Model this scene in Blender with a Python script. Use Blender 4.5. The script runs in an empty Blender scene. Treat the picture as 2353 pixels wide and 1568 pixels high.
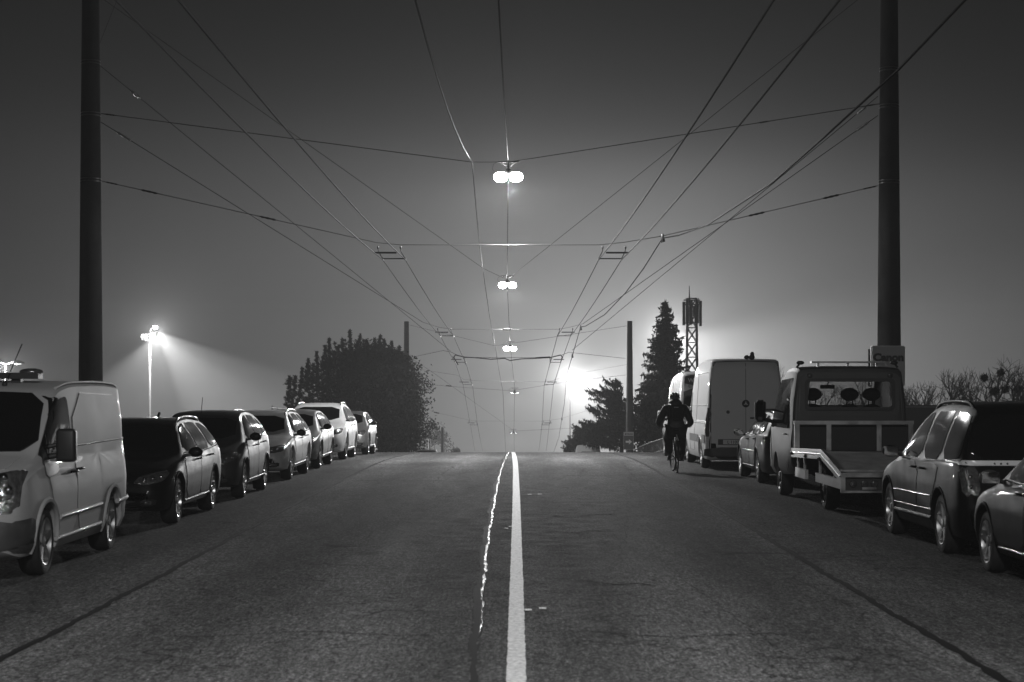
import bpy, bmesh, math, random
import numpy as np
from mathutils import Vector, Matrix
from mathutils.bvhtree import BVHTree
R = math.radians
rnd = random.Random(7)
sc = bpy.context.scene
COL = sc.collection

# ------------------------------------------------------------------ camera
H = 1.85
cam = bpy.data.cameras.new("camera"); camo = bpy.data.objects.new("camera", cam); COL.objects.link(camo)
camo.location = (0, 0, H); camo.rotation_euler = (R(90), 0, 0)
cam.lens = 4200 / 2353 * 36; cam.sensor_width = 36
cam.shift_x = -13.5 / 2353; cam.shift_y = 116 / 2353
cam.clip_end = 4000
cam.dof.use_dof = True; cam.dof.focus_distance = 42; cam.dof.aperture_fstop = 4.0
sc.camera = camo

# ------------------------------------------------------------------ sky, exposure
W = bpy.data.worlds.new("World"); sc.world = W; W.use_nodes = True
wn = W.node_tree; wn.nodes.clear()
GLOW = 3.1; SKYB = .04
sky = wn.nodes.new("ShaderNodeTexSky"); sky.sky_type = 'NISHITA'; sky.sun_disc = False
sky.sun_elevation = R(1.5); sky.sun_rotation = R(2); sky.altitude = 200; sky.dust_density = 6; sky.air_density = 1.5
bw = wn.nodes.new("ShaderNodeRGBToBW")
bg = wn.nodes.new("ShaderNodeBackground"); bg.inputs[1].default_value = 0.05
wo = wn.nodes.new("ShaderNodeOutputWorld")
wn.links.new(sky.outputs[0], bw.inputs[0])
# the glow of the town on the fog beyond the hill: a broad light dome low ahead
wt = wn.nodes.new("ShaderNodeTexCoord"); dt = wn.nodes.new("ShaderNodeVectorMath"); dt.operation = 'SUBTRACT'
nz = wn.nodes.new("ShaderNodeVectorMath"); nz.operation = 'NORMALIZE'; wn.links.new(wt.outputs['Generated'], nz.inputs[0])
gd = Vector((.025, 1, -.02)).normalized(); dt.inputs[1].default_value = gd; wn.links.new(nz.outputs[0], dt.inputs[0])
sx = wn.nodes.new("ShaderNodeVectorMath"); sx.operation = 'MULTIPLY'; sx.inputs[1].default_value = (.95, 1, 1.15); wn.links.new(dt.outputs[0], sx.inputs[0])
ln_ = wn.nodes.new("ShaderNodeVectorMath"); ln_.operation = 'DOT_PRODUCT'; wn.links.new(sx.outputs[0], ln_.inputs[0]); wn.links.new(sx.outputs[0], ln_.inputs[1])
def wm(op, a, b):
    q = wn.nodes.new("ShaderNodeMath"); q.operation = op
    for i, v_ in enumerate((a, b)):
        if isinstance(v_, (int, float)): q.inputs[i].default_value = v_
        else: wn.links.new(v_, q.inputs[i])
    return q.outputs[0]
dome = wm('MULTIPLY', wm('POWER', 2.71828, wm('MULTIPLY', ln_.outputs['Value'], -1/(.145**2))), GLOW)
wn.links.new(wm('ADD', dome, wm('MULTIPLY', bw.outputs[0], SKYB)), bg.inputs[0]); wn.links.new(bg.outputs[0], wo.inputs[0])
sc.view_settings.view_transform = 'Standard'; sc.view_settings.look = 'None'
sc.view_settings.exposure = 0; sc.view_settings.gamma = 1
sc.cycles.use_denoising = True
sc.cycles.max_bounces = 6; sc.cycles.volume_bounces = 0; sc.cycles.diffuse_bounces = 2
sc.cycles.glossy_bounces = 3; sc.cycles.transmission_bounces = 4; sc.cycles.transparent_max_bounces = 8
sc.cycles.sample_clamp_indirect = 4

FOG = 0.00078
LAMP_I = 200.0       # watts per steradian of one double street lamp

# ------------------------------------------------------------------ helpers
def pchip(xs, ys):
    xs = np.array(xs, float); ys = np.array(ys, float); h = np.diff(xs); dl = np.diff(ys) / h; n = len(xs)
    m = np.zeros(n); m[0] = dl[0]; m[-1] = dl[-1]
    for i in range(1, n - 1):
        if dl[i-1] * dl[i] > 0:
            w1 = 2*h[i] + h[i-1]; w2 = h[i] + 2*h[i-1]; m[i] = (w1+w2) / (w1/dl[i-1] + w2/dl[i])
    def f(x):
        x = min(max(x, xs[0]), xs[-1]); i = min(int(np.searchsorted(xs, x, 'right')) - 1, n - 2); i = max(i, 0)
        t = (x - xs[i]) / h[i]
        return float((2*t**3-3*t*t+1)*ys[i] + (t**3-2*t*t+t)*h[i]*m[i] + (-2*t**3+3*t*t)*ys[i+1] + (t**3-t*t)*h[i]*m[i+1])
    return f

grade = pchip([-60, 0, 45, 66, 84, 104, 118, 150, 180, 220, 320, 620], [0, 0, 0, -.35, -1.25, -2.3, -3.3, -6.4, -9.8, -14, -24, -50])
def at(px, py, d):
    """point d metres ahead that stands at this spot of the surveyed photograph (2353 px wide)"""
    return Vector(((px - 1190) * d / 4200, d, H - (py - 900) * d / 4200))

def tag(o, label=None, cat=None, group=None, kind=None):
    if label: o['label'] = label
    if cat: o['category'] = cat
    if group: o['group'] = group
    if kind: o['kind'] = kind
    return o
def empty(name, loc, rz=0, label=None, cat=None, group=None):
    o = bpy.data.objects.new(name, None); COL.objects.link(o); o.location = loc; o.rotation_euler = (0, 0, rz)
    o.empty_display_size = .2
    return tag(o, label, cat, group)
def mobj(name, me, mat, parent=None, smooth=None):
    if mat is not None and not me.materials:
        for m in (mat if isinstance(mat, (list, tuple)) else [mat]): me.materials.append(m)
    if smooth is not None:
        me.shade_smooth(); me.set_sharp_from_angle(angle=R(smooth))
    o = bpy.data.objects.new(name, me); COL.objects.link(o); o.parent = parent
    return o
class MB:
    def __init__(s): s.v = []; s.f = []; s.mi = []; s.cur = 0
    def add(s, vs, fs):
        b = len(s.v); s.v += [tuple(v) for v in vs]; s.f += [tuple(i + b for i in f) for f in fs]; s.mi += [s.cur] * len(fs); return s
    def box(s, lo, hi):
        x0, y0, z0 = lo; x1, y1, z1 = hi
        return s.add([(x0,y0,z0),(x1,y0,z0),(x1,y1,z0),(x0,y1,z0),(x0,y0,z1),(x1,y0,z1),(x1,y1,z1),(x0,y1,z1)],
                     [(0,3,2,1),(4,5,6,7),(0,1,5,4),(1,2,6,5),(2,3,7,6),(3,0,4,7)])
    def tube(s, pts, r, n=6, cap=True):
        pts = [Vector(p) for p in pts]; k = len(pts); rr = r if isinstance(r, (list, tuple)) else [r] * k
        vs = []; up = None
        for i, p in enumerate(pts):
            t = (pts[min(i+1, k-1)] - pts[max(i-1, 0)])
            t = t.normalized() if t.length > 1e-9 else Vector((0, 1, 0))
            if up is None:
                up = Vector((0, 0, 1)) if abs(t.z) < .9 else Vector((1, 0, 0))
            a = t.cross(up)
            if a.length < 1e-6: a = t.cross(Vector((1, 0, .01)))
            a.normalize(); b = a.cross(t).normalized(); up = b
            for j in range(n):
                q = 2 * math.pi * j / n; vs.append(p + (a * math.cos(q) + b * math.sin(q)) * rr[i])
        fs = [(i*n+j, i*n+(j+1) % n, (i+1)*n+(j+1) % n, (i+1)*n+j) for i in range(k-1) for j in range(n)]
        if cap: fs += [tuple(range(n-1, -1, -1)), tuple((k-1)*n + j for j in range(n))]
        return s.add(vs, fs)
    def lathe(s, prof, n=24, axis='z', c=(0, 0, 0), closed=False):
        vs = []; m = len(prof)
        for j in range(n):
            q = 2 * math.pi * j / n; co, si = math.cos(q), math.sin(q)
            for (r, h) in prof:
                if axis == 'z': p = (r*co, r*si, h)
                elif axis == 'x': p = (h, r*co, r*si)
                else: p = (r*co, h, r*si)
                vs.append((p[0]+c[0], p[1]+c[1], p[2]+c[2]))
        fs = []
        for j in range(n):
            k = (j+1) % n
            for i in range(m-1 + (1 if closed else 0)):
                i2 = (i+1) % m; fs.append((j*m+i, j*m+i2, k*m+i2, k*m+i))
        return s.add(vs, fs)
    def ball(s, c, r, n=10, m=7):
        rx, ry, rz = r if isinstance(r, (list, tuple)) else (r, r, r)
        vs = [(c[0], c[1], c[2]-rz)]
        for i in range(1, m):
            a = math.pi * i / m - math.pi/2
            for j in range(n):
                q = 2*math.pi*j/n; vs.append((c[0]+rx*math.cos(a)*math.cos(q), c[1]+ry*math.cos(a)*math.sin(q), c[2]+rz*math.sin(a)))
        vs.append((c[0], c[1], c[2]+rz)); fs = [(0, 1+(j+1) % n, 1+j) for j in range(n)]
        for i in range(m-2):
            fs += [(1+i*n+j, 1+i*n+(j+1) % n, 1+(i+1)*n+(j+1) % n, 1+(i+1)*n+j) for j in range(n)]
        L = len(vs)-1; fs += [(L, 1+(m-2)*n+j, 1+(m-2)*n+(j+1) % n) for j in range(n)]
        return s.add(vs, fs)
    def build(s, name, mat, parent=None, smooth=None, fix=True):
        me = bpy.data.meshes.new(name); me.from_pydata(s.v, [], s.f)
        if isinstance(mat, (list, tuple)):
            for m in mat: me.materials.append(m)
            me.polygons.foreach_set('material_index', s.mi)
        if fix:
            bm = bmesh.new(); bm.from_mesh(me); bmesh.ops.recalc_face_normals(bm, faces=bm.faces); bm.to_mesh(me); bm.free()
        return mobj(name, me, mat, parent, smooth)

# ------------------------------------------------------------------ materials (the photograph is monochrome)
MATS = {}
def mat(name, c, rough=.6, metal=0, coat=0, noise=0, nscale=8, bump=0, bscale=60, emit=0, spec=.5, rn=0):
    if name in MATS: return MATS[name]
    m = bpy.data.materials.new(name); m.use_nodes = True; nt = m.node_tree; b = nt.nodes["Principled BSDF"]
    col = (c, c, c, 1) if not isinstance(c, tuple) else c
    b.inputs['Base Color'].default_value = col; b.inputs['Roughness'].default_value = rough
    b.inputs['Metallic'].default_value = metal; b.inputs['Coat Weight'].default_value = coat
    b.inputs['Coat Roughness'].default_value = .04; b.inputs['Specular IOR Level'].default_value = spec
    tc = nt.nodes.new("ShaderNodeTexCoord")
    if noise or rn:
        n = nt.nodes.new("ShaderNodeTexNoise"); n.inputs['Scale'].default_value = nscale; n.inputs['Detail'].default_value = 6
        nt.links.new(tc.outputs['Object'], n.inputs['Vector'])
        if noise:
            r = nt.nodes.new("ShaderNodeMapRange"); r.inputs[1].default_value = .25; r.inputs[2].default_value = .75
            r.inputs[3].default_value = c * (1 - noise); r.inputs[4].default_value = c * (1 + noise)
            nt.links.new(n.outputs[0], r.inputs[0]); nt.links.new(r.outputs[0], b.inputs['Base Color'])
        if rn:
            r = nt.nodes.new("ShaderNodeMapRange"); r.inputs[1].default_value = .3; r.inputs[2].default_value = .7
            r.inputs[3].default_value = max(0, rough - rn); r.inputs[4].default_value = rough + rn
            nt.links.new(n.outputs[0], r.inputs[0]); nt.links.new(r.outputs[0], b.inputs['Roughness'])
    if bump:
        n2 = nt.nodes.new("ShaderNodeTexNoise"); n2.inputs['Scale'].default_value = bscale; n2.inputs['Detail'].default_value = 4
        nt.links.new(tc.outputs['Object'], n2.inputs['Vector'])
        bp = nt.nodes.new("ShaderNodeBump"); bp.inputs['Strength'].default_value = 1; bp.inputs['Distance'].default_value = bump
        nt.links.new(n2.outputs[0], bp.inputs['Height']); nt.links.new(bp.outputs[0], b.inputs['Normal'])
    if emit:
        b.inputs['Emission Color'].default_value = (1, 1, 1, 1); b.inputs['Emission Strength'].default_value = emit
    MATS[name] = m; return m

BLACKPAINT = mat('black_car_paint', .006, .45, 0, .45, .2, 3, rn=.08, spec=0.12)
CARRIERPAINT = mat('black_carrier_paint', .004, .5, 0, .08, .1, 3, rn=.05, spec=.08)
DARKPAINT = mat('dark_grey_car_paint', .05, .45, .1, .45, .15, 3, rn=.08, spec=0.15)
MIDPAINT = mat('mid_grey_car_paint', .2, .4, .3, .5, .12, 3, rn=.08, spec=0.25)
SILVER = mat('silver_car_paint', .55, .45, .1, .5, .1, 3, rn=.08)
WHITE = mat('white_van_paint', .40, .55, 0, .03, .06, .9, rn=.03, spec=0.08)
SILVERVAN = mat('silver_van_paint', .42, .32, .4, .8, .12, 2, rn=.1)
GLASS = mat('opaque_night_glass', .006, .05, 0, 0, spec=.28, rn=.03, nscale=2)  # opaque panes: the dark of the unlit cabins is put into the colour
RUBBER = mat('tyre_rubber', .018, .75, bump=.002, bscale=90)
BLACKPL = mat('black_plastic', .02, .5, bump=.0008, bscale=200)
GREYPL = mat('grey_bumper_plastic', .07, .55, bump=.001, bscale=160, noise=.2)
CHROME = mat('chrome', .75, .12, 1, rn=.05)
ALU = mat('brushed_aluminium', .36, .38, .9, noise=.25, nscale=5, rn=.1)
RIM = mat('alloy_wheel_metal', .42, .28, .9, noise=.2, nscale=9)
STEEL = mat('galvanised_steel', .25, .5, .6, noise=.25, nscale=4)
LAMPGL = mat('clear_lamp_glass', .28, .12, .75, 1, noise=.7, nscale=26, bump=.012, bscale=34)
TAILGL = mat('red_lamp_glass', .07, .1, .1, 1, noise=.5, nscale=30, bump=.006, bscale=40)
PLATE = mat('number_plate_white', .6, .5, noise=.08, nscale=5)
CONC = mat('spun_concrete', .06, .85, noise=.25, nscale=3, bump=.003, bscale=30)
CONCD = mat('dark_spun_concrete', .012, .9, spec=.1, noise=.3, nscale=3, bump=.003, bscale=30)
WIREM = mat('weathered_copper_wire', .008, .9, spec=.1)
CABLE = mat('black_cable_sheath', .003, .8, spec=.05)
INSUL = mat('black_insulator', .015, .4)
CLOTH = mat('dark_jacket_cloth', .03, .55, bump=.01, bscale=14, noise=.3)
TROUSER = mat('black_trouser_cloth', .012, .85, bump=.006, bscale=20)
SKIN = mat('skin', .25, .55)
PINEM = mat('pine_needles', .012, .8, spec=.08, noise=.4, nscale=1.2)
LEAFM = mat('dark_evergreen_leaf', .01, .8, spec=.08, noise=.4, nscale=1)
BARKM = mat('bark', .04, .9, noise=.3, nscale=6, bump=.01, bscale=12)
WALLM = mat('dark_rendered_wall', .03, .9, noise=.25, nscale=.8)

# ------------------------------------------------------------------ ground and road
def asphalt(name, base, patch=0.0):
    m = bpy.data.materials.new(name); m.use_nodes = True; nt = m.node_tree; b = nt.nodes["Principled BSDF"]; N = nt.nodes.new; L = nt.links.new
    tc = N("ShaderNodeTexCoord")
    def noise(s, det=5, ro=.5, vec=None, sc3=None):
        n = N("ShaderNodeTexNoise"); n.inputs['Scale'].default_value = s; n.inputs['Detail'].default_value = det; n.inputs['Roughness'].default_value = ro
        if sc3:
            mp = N("ShaderNodeMapping"); mp.inputs['Scale'].default_value = sc3; L(tc.outputs['Object'], mp.inputs[0]); L(mp.outputs[0], n.inputs[0])
        else: L(vec or tc.outputs['Object'], n.inputs[0])
        return n.outputs[0]
    def mr(v, a, c, lo, hi):
        r = N("ShaderNodeMapRange"); r.inputs[1].default_value = a; r.inputs[2].default_value = c; r.inputs[3].default_value = lo; r.inputs[4].default_value = hi; L(v, r.inputs[0]); return r.outputs[0]
    def mul(a, c):
        q = N("ShaderNodeMath"); q.operation = 'MULTIPLY'; L(a, q.inputs[0])
        if isinstance(c, float): q.inputs[1].default_value = c
        else: L(c, q.inputs[1])
        return q.outputs[0]
    fine = mul(mr(noise(70, 3, .8), .35, .66, 0, 2.6), mr(noise(22, 3, .7), .33, .68, .65, 1.4))
    mid = mul(mr(noise(1, 3, .7, sc3=(38, 5, 1)), .33, .67, .5, 1.55), mr(noise(1, 3, .7, sc3=(9, 1.1, 1)), .33, .67, .8, 1.2))  # stretched grain: glints of distant stones put into the colour
    big = mr(noise(.5, 5, .6, sc3=(2.2, .35, 1)), .3, .7, .6, 1.4)
    # aggregate chips: bright and dark stones
    v = N("ShaderNodeTexVoronoi"); v.inputs['Scale'].default_value = 42; L(tc.outputs['Object'], v.inputs['Vector'])
    vs = N("ShaderNodeRGBToBW"); L(v.outputs['Color'], vs.inputs[0]); chips = mr(vs.outputs[0], .2, .85, .55, 1.6)
    # cracks
    w = N("ShaderNodeTexVoronoi"); w.feature = 'DISTANCE_TO_EDGE'; w.inputs['Scale'].default_value = 1.0
    wv = N("ShaderNodeTexNoise"); wv.inputs['Scale'].default_value = 1.6; wv.inputs['Detail'].default_value = 6; L(tc.outputs['Object'], wv.inputs[0])
    ad = N("ShaderNodeVectorMath"); ad.operation = 'MULTIPLY_ADD'; L(wv.outputs['Color'], ad.inputs[0]); ad.inputs[1].default_value = (1.5, 1.5, 0); L(tc.outputs['Object'], ad.inputs[2])
    L(ad.outputs[0], w.inputs['Vector'])
    ck = mr(w.outputs[0], 0, .016, .15, 1)
    gate = mr(noise(.22, 3), .44, .52, 0, 1)
    mx = N("ShaderNodeMix"); mx.data_type = 'FLOAT'; L(gate, mx.inputs[0]); mx.inputs[2].default_value = 1; L(ck, mx.inputs[3])
    # tyre-polished bands
    sp = N("ShaderNodeSeparateXYZ"); L(tc.outputs['Object'], sp.inputs[0])
    ab = N("ShaderNodeMath"); ab.operation = 'ABSOLUTE'; L(sp.outputs[0], ab.inputs[0])
    sn = N("ShaderNodeMath"); sn.operation = 'SINE'; L(mul(ab.outputs[0], 3.14159), sn.inputs[0])
    band = mr(sn.outputs[0], -1, 1, 1.28, .76)
    c = mul(mul(mul(mul(mul(mul(fine, mid), big), chips), mx.outputs[0]), band), base)
    L(c, b.inputs['Base Color'])
    L(mr(noise(3, 4), .3, .7, .8, .92), b.inputs['Roughness']); b.inputs['Specular IOR Level'].default_value = .06
    bp = N("ShaderNodeBump"); bp.inputs['Strength'].default_value = 1; bp.inputs['Distance'].default_value = .0002
    hm = N("ShaderNodeMath"); hm.operation = 'ADD'; L(mul(chips, .5), hm.inputs[0]); L(fine, hm.inputs[1]); L(hm.outputs[0], bp.inputs['Height'])
    bp2 = N("ShaderNodeBump"); bp2.inputs['Distance'].default_value = .0001; L(noise(1.2, 3), bp2.inputs['Height']); L(bp.outputs[0], bp2.inputs['Normal'])
    L(bp2.outputs[0], b.inputs['Normal'])
    return m
ASPH = asphalt('asphalt', .1); ASPH2 = asphalt('parking_lane_asphalt', .07)
GROUND = mat('rough_ground', .03, .95, noise=.4, nscale=.8, bump=.05, bscale=3)
PAVE = asphalt('pavement_asphalt', .09)
TAR = mat('bitumen_seal', .02, .48, spec=.2, bump=.006, bscale=6, rn=.22, nscale=2.5)
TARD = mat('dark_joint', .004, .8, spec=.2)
PAINTW = mat('road_paint', .66, .6, noise=.5, nscale=28, bump=.002, bscale=50)

def sheet(name, xs, ys, dz, material, kind='structure', zf=None):
    vs = []; fs = []; nx = len(xs)
    for y in ys:
        for x in xs: vs.append((x, y, (zf(x, y) if zf else grade(y)) + dz))
    for j in range(len(ys)-1):
        for i in range(nx-1): a = j*nx+i; fs.append((a, a+1, a+nx+1, a+nx))
    o = MB().add(vs, fs).build(name, material, None, 40, fix=False); o['kind'] = kind; return o
ysr = list(np.arange(-30, 60, 3.0)) + list(np.arange(60, 240, 2.0))
def gz(x, y):
    z = grade(y) - .02
    if x < -8: z -= min(1, (-8-x)/10) * .25 + (max(0, -14-x) ** 1.0) * .02
    if x > 8: z += min(1.0, (x-8)/12) * .15 - max(0, x-40)*.02
    return z
ysg = list(np.arange(-60, 60, 6.0)) + list(np.arange(60, 240, 4.0)) + list(np.arange(240, 600, 30.0))
xsg = [-420, -300, -200, -140, -100, -70, -50, -38, -28, -20, -14, -10, -8, -6.96, 6.96, 8, 10, 14, 20, 28, 38, 50, 70, 100, 140, 200, 300, 420]
sheet('ground', xsg, ysg, -.12, GROUND, zf=gz)
sheet('road', [-3.6, -1.8, 0, 1.6, 3.16], ysr, 0, ASPH)
sheet('parking_lane_left', [-6.95, -5.3, -3.6], ysr, 0, ASPH2)
sheet('parking_lane_right', [3.16, 5, 6.95], ysr, 0, ASPH2)
for nm, x0, x1 in (('pavement_left', -9.6, -6.95), ('pavement_right', 6.95, 9.6)):
    mb = MB(); vs = []; 
    for y in ysr:
        z = grade(y)
        if x0 < 0: vs += [(x0, y, z-.3), (x0, y, z+.12), (x1-.12, y, z+.12), (x1, y, z+.12), (x1, y, z-.05)]
        else: vs += [(x0, y, z-.05), (x0, y, z+.12), (x0+.12, y, z+.12), (x1, y, z+.12), (x1, y, z-.3)]
    fs = [(j*5+i, j*5+i+1, (j+1)*5+i+1, (j+1)*5+i) for j in range(len(ysr)-1) for i in range(4)]
    o = mb.add(vs, fs).build(nm, PAVE, None, 30); o['kind'] = 'structure'

def strip(name, cx, wf, y0, y1, step, dz, material, jag=0, seed=1):
    r = random.Random(seed); vs = []; y = y0
    while y <= y1:
        c = cx(y); w = wf(y)
        vs += [(c - w/2 + r.uniform(-jag, jag), y, grade(y)+dz), (c + w/2 + r.uniform(-jag, jag), y, grade(y)+dz)]; y += step
    n = len(vs)//2
    o = MB().add(vs, [(2*i, 2*i+1, 2*i+3, 2*i+2) for i in range(n-1)]).build(name, material, None, fix=False); o['kind'] = 'structure'; return o
cl = pchip([-30, 11, 26, 44, 62, 90, 200], [0, -.01, -.02, -.055, -.15, -.3, -.4])
strip('centre_line_marking', cl, lambda y: .128, -10, 110, .07, .006, PAINTW, .004)
tarx = pchip([-30, 11, 16.5, 21, 26, 38.8, 60, 100], [-.2, -.26, -.32, -.36, -.38, -.40, -.32, -.3])
wob = lambda y, a, s: a * (math.sin(y*1.7+s) + .6*math.sin(y*3.9+2*s) + .4*math.sin(y*9.1+s))
strip('joint_seal', lambda y: tarx(y) + wob(y, .008, 1), lambda y: max(.003, min(.022, (y-14)*.005)), 14.0, 110, .12, .005, TAR, .009, 3)
strip('joint_dark_strip', lambda y: tarx(y) - .03 + wob(y, .012, 1), lambda y: .075 + .03*math.sin(y*.9), -10, 110, .12, .003, TARD, .012, 4)  # dark strip along the joint, under the seal
strip('lane_joint_left', lambda y: -3.62 + wob(y, .009, 2) + .06*math.sin(y*.13), lambda y: .07, -10, 110, .15, .004, TARD, .012, 5)
strip('lane_joint_right', lambda y: 3.17 + wob(y, .009, 4) - .05*math.sin(y*.11), lambda y: .075, -10, 110, .15, .004, TARD, .012, 6)
mb = MB()
for (px, py, w) in ((1214, 1403, 16), (1247, 1399.5, 16), (1217, 1137, 9), (1240, 1136.5, 9), (1163, 1215, 8), (1172, 1211, 6)):
    d = H * 4200 / (py - 900); x = (px-1190)*d/4200; ww = w*d/8400; mb.add([(x-ww, d-.06, .007), (x+ww, d-.06, .007), (x+ww, d+.06, .007), (x-ww, d+.06, .007)], [(0, 1, 2, 3)])
o = mb.build('survey_marking', PAINTW, None, fix=False); o['kind'] = 'structure'
# bitumen patches and cross cracks
mb = MB(); r = random.Random(12)
def crack(x0, y0, x1, y1, w, n=40):
    vs = []
    for i in range(n+1):
        t = i/n; x = x0+(x1-x0)*t + r.uniform(-.04, .04); y = y0+(y1-y0)*t + .12*math.sin(t*9+x0) + r.uniform(-.03, .03); ww = w*(.4+r.random())
        vs += [(x-ww*.3, y-ww, grade(y)+.003), (x+ww*.3, y+ww, grade(y)+.003)]
    mb.add(vs, [(2*i, 2*i+1, 2*i+3, 2*i+2) for i in range(n)])
crack(-2.6, 13.9, -.4, 14.0, .012); crack(.15, 14, 2.2, 13.8, .012); crack(.6, 17.8, 1.3, 17.4, .03); crack(-3.4, 26, -.6, 25.6, .01)
crack(.4, 30.5, 3.0, 31, .05); crack(.5, 27, 1.4, 27.5, .05); crack(3.2, 50.4, 6.5, 50.2, .06); crack(-6.5, 46, -1, 46.5, .04); crack(2.2, 12, 2.9, 15.5, .012); crack(2.9, 15.5, 2.6, 20, .012)
for (x0, y0, x1, y1, w_) in ((1.2, 21, 2.1, 34, .02), (1.9, 12.5, 1.5, 21, .012), (.9, 33, 1.6, 44, .05), (-1.9, 28, -1.6, 45, .03), (-2.3, 12, -1.9, 24, .01), (2.4, 34, 2.7, 48, .04), (1.0, 40, 2.8, 40.4, .06), (.4, 24, 1.1, 24.2, .03), (-3.3, 38, -.9, 37.6, .05), (4.2, 13, 6.4, 13.4, .012), (-4.4, 13.5, -6.5, 13.2, .012), (-5.2, 13, -4.3, 17, .01)): crack(x0, y0, x1, y1, w_, 60)
o = mb.build('road_crack', TARD, None, fix=False); o['kind'] = 'structure'

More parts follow.
